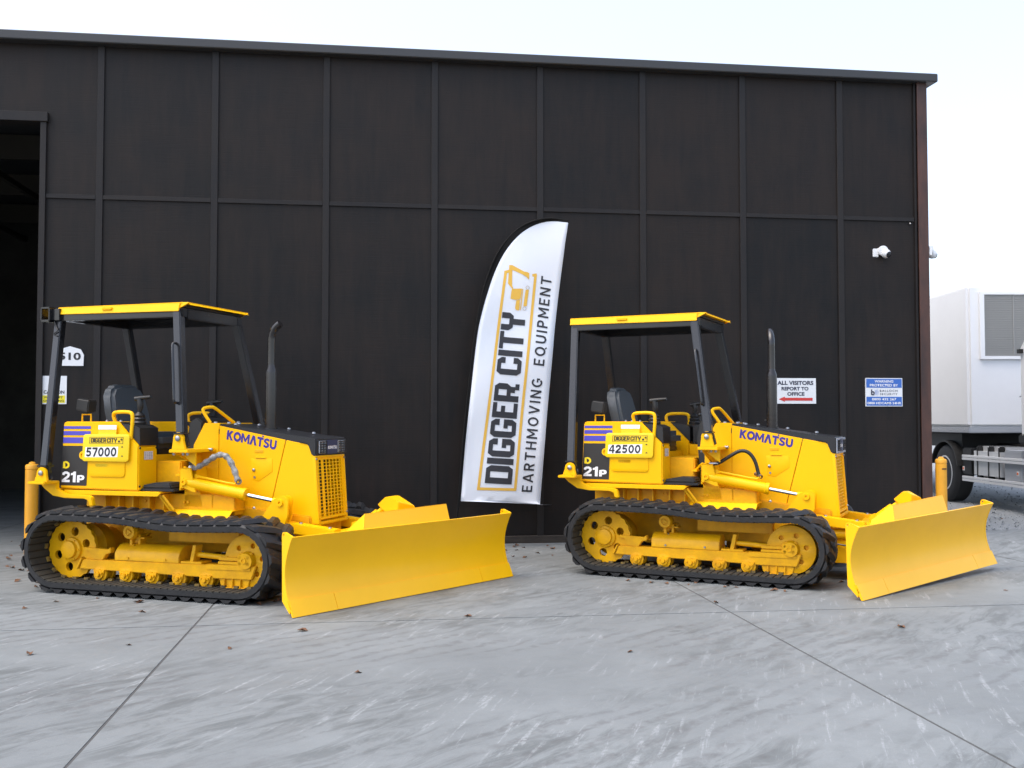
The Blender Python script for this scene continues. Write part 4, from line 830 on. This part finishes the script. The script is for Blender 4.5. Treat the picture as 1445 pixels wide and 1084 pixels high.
    b = MB(); b.box(.34, .70, -.315, .315, .82, 1.03); P(b, 'seat_base', 'yellow_under', .01)
    b = MB(); b.box(-.12, .42, -.235, .235, 1.13, 1.275); st = P(b, 'seat', 'vinyl', .045)
    vs_ = []; prof = [(-.235, 1.24, .0), (-.243, 1.45, .0), (-.225, 1.60, .0), (-.17, 1.672, .0), (-.08, 1.693, 0), (.08, 1.693, 0), (.17, 1.672, 0), (.225, 1.60, 0), (.243, 1.45, 0), (.235, 1.24, 0)]
    bk = lambda z: -.055-(z-1.24)*.24
    b = MB(); b.prism([(y, z) for y, z, _ in prof], -.06, .065, lambda u, v, w: (bk(v)+w, u, v)); b.build('backrest', 'vinyl', st, .03, seg=3)
    MB().box(-.10, .38, -.20, .20, 1.08, 1.13).build('suspension', 'plastic', st, .01)
    b = MB(); b.side([(.74, .80), (.70, 1.20), (.73, 1.36), (.80, 1.40), (.86, 1.36), (.80, .80)], -.245, .245); ds = P(b, 'dashboard', 'plastic', .01)
    MB().box(.722, .735, -.16, .16, 1.30, 1.345).build('gauge_strip', 'hood_black', ds)
    for (x, y, h, nm) in ((.345, -.40, 1.555, 'near'), (.50, .40, 1.53, 'far')):
        b = MB(); b.lathe([(0, .055), (.02, .06), (.035, .048), (.05, .055), (.065, .042), (.08, .048), (.095, .034), (.11, .018)], (x, y, 1.335), (0, 0, 1), 18); lv = P(b, 'control_lever', 'plastic', 0)
        b = MB(); b.tube([(x, y, 1.43), (x+.01, y, 1.50), (x+.0, y, h)], lambda t: .014+.012*(t > .3), 12, 1); b.tube([(x-.04, y, h), (x+.03, y, h+.010), (x+.12, y-.01, h+.016)], lambda t: .022-.008*t, 12, 1); b.build('grip', 'plastic', lv)
    b = MB(); b.tube([(.66, .05, .82), (.68, .06, 1.2), (.645, .07, 1.42)], .010, 8); b.lathe([(-.018, .0), (-.014, .014), (0, .02), (.014, .014), (.018, 0)], (.645, .07, 1.43), (0, 0, 1), 12); P(b, 'decelerator_lever', 'plastic', 0)
    b = MB(); b.tube([(.69, -.30, .90), (.76, -.36, .96), (.80, -.40, .985)], .012, 8); b.box(.685, .735, -.37, -.27, .905, .925); P(b, 'brake_pedal', Y, .003)
    b = MB(); b.box(.46, .70, .325, .54, .82, 1.14); fc = P(b, 'far_console', Y, .008)
    MB().box(.50, .68, .33, .53, 1.14, 1.33).build('console_box', 'plastic', fc, .015)
    MB().box(.60, .67, .3195, .3245, .87, 1.06).build('manual_pouch', 'sticker', fc)
    b = MB(); b.tube([(.62, .30, 1.33), (.64, .28, 1.22), (.635, .30, 1.07)], .006, 6, 1); b.build('cable', 'plastic', fc)
    b = MB(); b.lathe([(-.02, 0), (-.014, .014), (0, .02), (.014, .014), (.02, 0)], (.69, .36, 1.29), (0, 0, 1), 12); b.build('knob', 'red', fc)
    # rear work lamp on its yellow bracket
    b = MB(); b.tube([(-.24, -.40, 1.362), (-.24, -.40, 1.425), (-.15, -.40, 1.425), (-.15, -.40, 1.362)], .008, 8); rl = P(b, 'rear_lamp', Y, 0)
    b = MB(); b.box(-.265, -.135, -.455, -.345, 1.450, 1.555, Matrix.Translation((-.2, -.4, 1.5)) @ Matrix.Rotation(.14, 4, 'Y') @ Matrix.Translation((.2, .4, -1.5))); b.cyl((-.195, -.40, 1.42), (-.195, -.40, 1.46), .010); b.build('lamp_body', 'plastic', rl, .022, seg=3)
    # canopy
    rt = 2.350
    b = MB(); b.prism([(-.475, -.442), (.76, -.452), (.84, -.43), (.84, .43), (.76, .452), (-.475, .442)], rt-.010, rt+.004, lambda u, v, w: (u, v, w)); cn = P(b, 'canopy_roof', Y, .004)
    for sy in (-1, 1):
        b = MB(); b.add([(-.478, sy*.440, rt+.003), (.77, sy*.450, rt+.003), (.770, sy*.470, 2.278), (-.478, sy*.458, 2.290), (-.478, sy*.430, rt+.003), (.77, sy*.440, rt+.003), (.770, sy*.460, 2.278), (-.478, sy*.448, 2.290)], [(0, 1, 2, 3), (7, 6, 5, 4), (0, 3, 7, 4), (1, 5, 6, 2), (0, 4, 5, 1), (3, 2, 6, 7)]); b.build('side_band', Y, cn, .003)
        b = MB(); b.add([(.755, sy*.452, 2.300), (.855, sy*.440, 2.352), (.775, sy*.440, 2.356), (.755, sy*.440, 2.352), (.755, sy*.44, 2.30), (.855, sy*.43, 2.346)], [(0, 1, 2), (0, 2, 3), (4, 5, 1, 0), (4, 0, 3)]); b.build('front_gusset', Y, cn)
        b = MB(); b.box(.0, .10, min(sy*.447, sy*.468), max(sy*.447, sy*.468), 2.312, 2.334); b.build('roof_hook', Y, cn, .004)
        MB().box(-.46, .79, min(sy*.37, sy*.44), max(sy*.37, sy*.44), 2.235, 2.310).build('roof_beam', 'black', cn, .005)
    b = MB(); b.add([(.84, -.44, 2.345), (.84, .44, 2.345), (.862, .44, 2.330), (.862, -.44, 2.330), (.83, -.44, 2.353), (.83, .44, 2.353)], [(0, 1, 2, 3), (4, 5, 1, 0), (4, 3, 2, 5)]); b.build('front_lip', Y, cn)
    MB().box(-.47, -.40, -.37, .37, 2.235, 2.310).build('roof_beam', 'black', cn, .005); MB().box(.73, .79, -.37, .37, 2.225, 2.310).build('roof_beam', 'black', cn, .005)
    MB().box(-.47, .80, -.435, .435, 2.314, 2.337).build('roof_lining', 'plastic', cn)
    b = MB(); b.box(-.482, -.470, -.44, .44, 2.29, 2.352); b.build('rear_band', Y, cn, .003)
    if V == 1:
        b = MB(); b.box(-.615, -.60, -.50, -.42, 2.225, 2.355); b.box(-.53, -.515, -.50, -.42, 2.225, 2.355); b.box(-.615, -.515, -.50, -.42, 2.34, 2.355); b.box(-.615, -.515, -.50, -.42, 2.225, 2.245); b.box(-.53, -.44, -.47, -.43, 2.24, 2.34); lb = b.build('lamp_cage', 'black', cn, .003)
        b = MB(); b.tube([(-.50, -.46, 2.23), (-.47, -.47, 2.17), (-.44, -.475, 2.15), (-.50, -.48, 2.12), (-.45, -.475, 2.10)], .006, 6, 2); b.build('cable', 'plastic', lb)
    # C-frame cross member and blade
    b = MB(); b.box(2.10, 2.26, -.42, .42, .38, .49); P(b, 'cross_member', Y, .01)
    b = MB(); b.box(2.20, 2.50, -.14, .14, .20, .46); P(b, 'blade_pivot', Y, .015)
    b = MB(); b.box(1.80, 2.20, -.30, .30, .15, .165); b.side([(1.86, .15), (1.86, .34), (2.16, .34), (2.20, .15)], -.33, -.31); b.side([(1.86, .15), (1.86, .34), (2.16, .34), (2.20, .15)], .31, .33); P(b, 'belly_guard', Y, .004)
    b = MB(); b.tube([(1.95, -.335, .315), (1.95, -.36, .315), (2.03, -.36, .305), (2.03, -.335, .305)], .007, 8); P(b, 'guard_handle', 'black', 0)
    Nn, Ff = ((2.347, -1.296, 0.004), (3.223, .964, 0.004)) if V == 1 else ((2.275, -1.29, .004), (3.185, .985, .055))
    Nn, Ff = Vector(Nn), Vector(Ff); e = (Ff-Nn).normalized(); L = (Ff-Nn).length; nn = Vector((e.y, -e.x, 0)).normalized(); uu = nn.cross(e)*-1
    if uu.z < 0: uu = -uu
    BP = lambda s, n_, z: Nn+e*s+nn*n_+uu*z
    ang = [(-.064, .108), (-.077, .150), (-.090, .195), (-.098, .240), (-.102, .285), (-.101, .330), (-.094, .375), (-.083, .418), (-.068, .460), (-.050, .505), (-.025, .553)]
    bk_ = [(n_-.016, z+.002) for n_, z in reversed(ang)]
    b = MB(); b.prism(ang+bk_, .018, L-.018, lambda u, v, w: BP(w, u, v)); bl = b.build('blade', 'yellow_blade', root)
    edge = [(0, 0), (-.052, .116), (-.070, .110), (-.020, .0)]
    for s0_, s1_ in ((.0, .405), (.407, L-.407), (L-.405, L)):
        b = MB(); b.prism(edge, s0_, s1_, lambda u, v, w: BP(w, u, v)); b.build('cutting_edge', 'yellow_blade', bl, .002)
    endp = [(-.030, .06)]+[(n_+.002, z) for n_, z in ang]+[(-.034, .560), (-.105, .584), (-.128, .582), (-.136, .560), (-.128, .10), (-.045, .02)]
    for s0_ in (.0, L-.018):
        hole = circle(-.116, .565, .009, 10); plate('end_plate', 'yellow_blade', endp, [hole], .018, lambda u, v, w, s0_=s0_: BP(s0_+w, u, v), bl)
    b = MB()
    for z0, z1 in ((.14, .26), (.34, .46)): b.prism([(-.122, z0), (-.165, z0+.01), (-.165, z1-.01), (-.122, z1)], .16, L-.16, lambda u, v, w: BP(w, u, v))
    b.build('stiffener', 'yellow_blade', bl, .004)
    b = MB(); b.prism([(L/2-.46, .46), (L/2-.39, .650), (L/2+.54, .668), (L/2+.54, .46)], 0, .012, lambda u, v, w: BP(u, -.120-w-(v-.46)*.30, v)); sp_ = b.build('spill_plate', 'yellow_blade', bl, .003)
    b = MB(); b.add([BP(L/2-.46, -.120, .46), BP(L/2-.39, -.178, .650), BP(L/2-.40, -.36, .52), BP(L/2-.46, -.36, .42), BP(L/2+.54, -.183, .668), BP(L/2+.54, -.34, .50)], [(0, 1, 2, 3), (1, 4, 5, 2)]); b.build('spill_wing', 'yellow_blade', sp_)
    # tilt cylinder under its guard
    gp = lambda xe, y: [(2.385, y, .690), (2.452, y, .752), (2.500, y, .755), (xe, y, .755-(xe-2.5)*.58), (xe-.02, y, .56), (2.42, y, .655)]
    b = MB(); b.add(gp(2.575 if V == 1 else 2.535, -.045)+gp(2.645 if V == 1 else 2.60, .125), [tuple(range(6)), tuple(range(11, 5, -1))]+[(i, i+6, (i+1) % 6+6, (i+1) % 6) for i in range(6)]); P(b, 'tilt_guard', Y, .005)
    b = MB(); b.lathe([(0, .02), (.03, .034), (.20, .034), (.205, .02), (.29, .02)], (2.215, -.03, .50), (.78, .1, .60), 18); P(b, 'tilt_cylinder', Y, 0)
    b = MB(); b.side([(2.19, .45), (2.19, .545), (2.23, .56), (2.31, .45)], -.12, -.10); b.side([(2.19, .45), (2.19, .545), (2.23, .56), (2.31, .45)], .0, .02); P(b, 'tilt_bracket', Y, .003)
    MB().cyl((2.28, .10, .46), (2.55, .16, .44), .018, None, 14).build('angle_rod', 'chrome', root)
    return root

M['navy_badge'] = mat('navy_badge', (0.03, 0.04, 0.09), .35)
D1 = make_dozer((2.0512, -1.8733, 0), -.4416, 'bulldozer with a silver wrapped hose, parked nearest the open doorway', 1)
D2 = make_dozer((6.6613, -1.6062, 0), -.5843, 'bulldozer with a bare black hose, parked nearest the rusty column', 2)

# price tags hung on the tank boxes (own things; placed in the machine's own frame)
def price_tag(root, s, label):
    e = empty('price_tag', root.location.copy(), root.rotation_euler.z); e['label'] = label; e['category'] = 'price tag'; e['group'] = 'price tags'
    mw = Matrix.Translation(root.location) @ Matrix.Rotation(root.rotation_euler.z, 4, 'Z')
    base = mw @ Vector((.155, -.578, 1.03)); e.location = base
    o = Vector((.155, -.578, 1.03)); T_ = lambda x, y, z: (x-o.x, y-o.y, z-o.z)
    tb = plate('board', 'tag_yellow', rrect(-.072, 1.034, .386, 1.256, .025), [], .012, lambda u, v, w: T_(u+(v-1.03)*.05, -.576-w, v), e, .002)
    MB().add([T_(.082, -.582, 1.25), T_(.262, -.582, 1.25), T_(.265, -.582, 1.332), T_(.083, -.582, 1.332)], [(0, 1, 2, 3)]).build('hanger', 'tag_yellow', tb, smooth=False)
    MB().add([T_(.082, -.584, 1.298), T_(.264, -.584, 1.298), T_(.266, -.584, 1.334), T_(.084, -.584, 1.334)], [(0, 1, 2, 3)]).build('hanger_card', 'white', tb, smooth=False)
    MB().add([T_(-.045, -.5905, 1.066), T_(.283, -.5905, 1.070), T_(.290, -.5905, 1.156), T_(-.038, -.5905, 1.150)], [(0, 1, 2, 3)]).build('number_card', 'white', tb, smooth=False)
    heavy('lettering', 'ink', s, quad(T_(-.035, -.592, 1.072), (.305, 0, .003), (.006, 0, .076)), tb, .12)
    q = quad(T_(.008, -.592, 1.185), (.325, 0, 0), (.003, 0, .046)); b = MB()
    for u0, u1, v0, v1 in ((-.02, 1.02, -.10, -.04), (-.02, 1.02, 1.04, 1.10), (-.025, -.012, -.1, 1.1), (1.0, 1.013, -.1, 1.1)): b.add([q(u0, v0), q(u1, v0), q(u1, v1), q(u0, v1)], [(0, 1, 2, 3)])
    q2 = q
    b.add([q2(.86, .15), q2(.92, .15), q2(.92, .5), q2(.86, .5)], [(0, 1, 2, 3)]); b.add([q2(.91, .5), q2(.95, .9), q2(.99, .75), q2(.97, .3), q2(.95, .7)], [tuple(range(5))]); b.build('frame_print', 'ink', tb, smooth=False)
    blocktext('lettering', 'ink', 'DIGGER CITY', lambda u, v: q(.02+u*.80, .08+v*.84), tb)
    b = MB()
    for z in (1.15, 1.075): b.add([T_(.318, -.592, z), T_(.342, -.592, z), T_(.33, -.592, z+.012)], [(0, 1, 2)])
    b.build('dots', 'ink', tb, smooth=False)
    return e
price_tag(D1, '57000', 'yellow price tag on the bulldozer with the silver wrapped hose')
price_tag(D2, '42500', 'yellow price tag on the bulldozer with the bare black hose')

# ------------------------------------------------------------------ dry leaves
M['leaf'] = mat('dry_leaf', (0.16, 0.075, 0.035), .8, color2=(0.07, 0.035, 0.02), vscale=9)
leaf_me = []
for k in range(5):
    rr = random.Random(k+40); b = MB(); pts = []
    for i in range(9): a = 2*math.pi*i/9; r = .028*(.75+.4*rr.random())*(1.35 if i == 0 else 1); pts.append((r*math.cos(a)*1.25, r*math.sin(a)*.8, .004+.030*rr.random()*abs(math.sin(a))))
    b.add([(0, 0, .004)]+pts, [(0, i+1, (i+1) % 9+1) for i in range(9)])
    me = bpy.data.meshes.new('leaf'); me.from_pydata(b.v, [], b.f); me.materials.append(M['leaf'])
    for p in me.polygons: p.use_smooth = True
    leaf_me.append(me)
LEAF = [(2.02, -3.01), (2.33, -3.02), (2.75, -3.12), (2.95, -3.18), (3.2, -3.35), (3.42, -3.42), (2.6, -3.1), (2.5, -3.65), (2.2, -4.9), (2.65, -4.75), (3.72, -4.45), (3.35, -4.9), (2.45, -2.95), (1.72, -2.75),
        (1.2, -1.7), (1.0, -1.5), (.85, -1.9), (1.3, -2.2), (.95, -2.35), (.7, -1.2), (.55, -.9), (.42, -.6), (.6, -2.6), (1.15, -2.7), (.5, -1.55), (.75, -1.75), (1.45, -2.45), (.35, .5), (.25, 1.2), (.1, .9), (.3, 2.0),
        (5.62, -.30), (5.78, -.42), (5.55, -.62), (5.8, -.9), (6.05, -.25), (6.2, -1.5), (6.35, -1.75), (5.95, -1.1), (5.5, -1.0), (6.9, -2.95), (7.05, -3.1), (8.05, -3.1), (6.75, -3.9), (8.2, -3.25), (4.85, -4.1), (5.7, -5.3), (4.1, -5.6), (7.6, -4.9), (9.2, -3.6), (3.3, -3.5), (3.55, -3.3),
        (11.6, 1.6), (12.3, 2.4), (12.0, 3.1), (12.9, 2.0), (11.3, 2.6)]
rl_ = random.Random(21)
LEAF += [(rl_.uniform(.35, 1.35), rl_.uniform(-2.6, -.2)) for _ in range(22)]+[(rl_.uniform(1.6, 3.5), -3.05-.16*k+rl_.uniform(-.12, .05)) for k, _ in [(j/5, 0) for j in range(10)]]
LEAF += [(6.3+.17*k, -2.75-.10*k+rl_.uniform(-.1, .06)) for k in range(8)]+[(rl_.uniform(5.3, 6.4), rl_.uniform(-1.3, -.15)) for _ in range(8)]+[(rl_.uniform(.0, .55), rl_.uniform(.3, 4.0)) for _ in range(10)]
for i, (x, y) in enumerate(LEAF):
    o = bpy.data.objects.new('fallen_leaf', leaf_me[i % 5]); col.objects.link(o)
    s = random.uniform(.5, .95); o.location = (x+random.uniform(-.05, .05), y+random.uniform(-.05, .05), .001 if y < .6 or x < 10 else -.02); o.scale = (s, s, s); o.rotation_euler = (random.uniform(-.2, .2), random.uniform(-.2, .2), random.uniform(0, 6.28))
    tag(o, 'small curled brown dry leaf lying on the ground', 'leaf', 'fallen dry leaves')
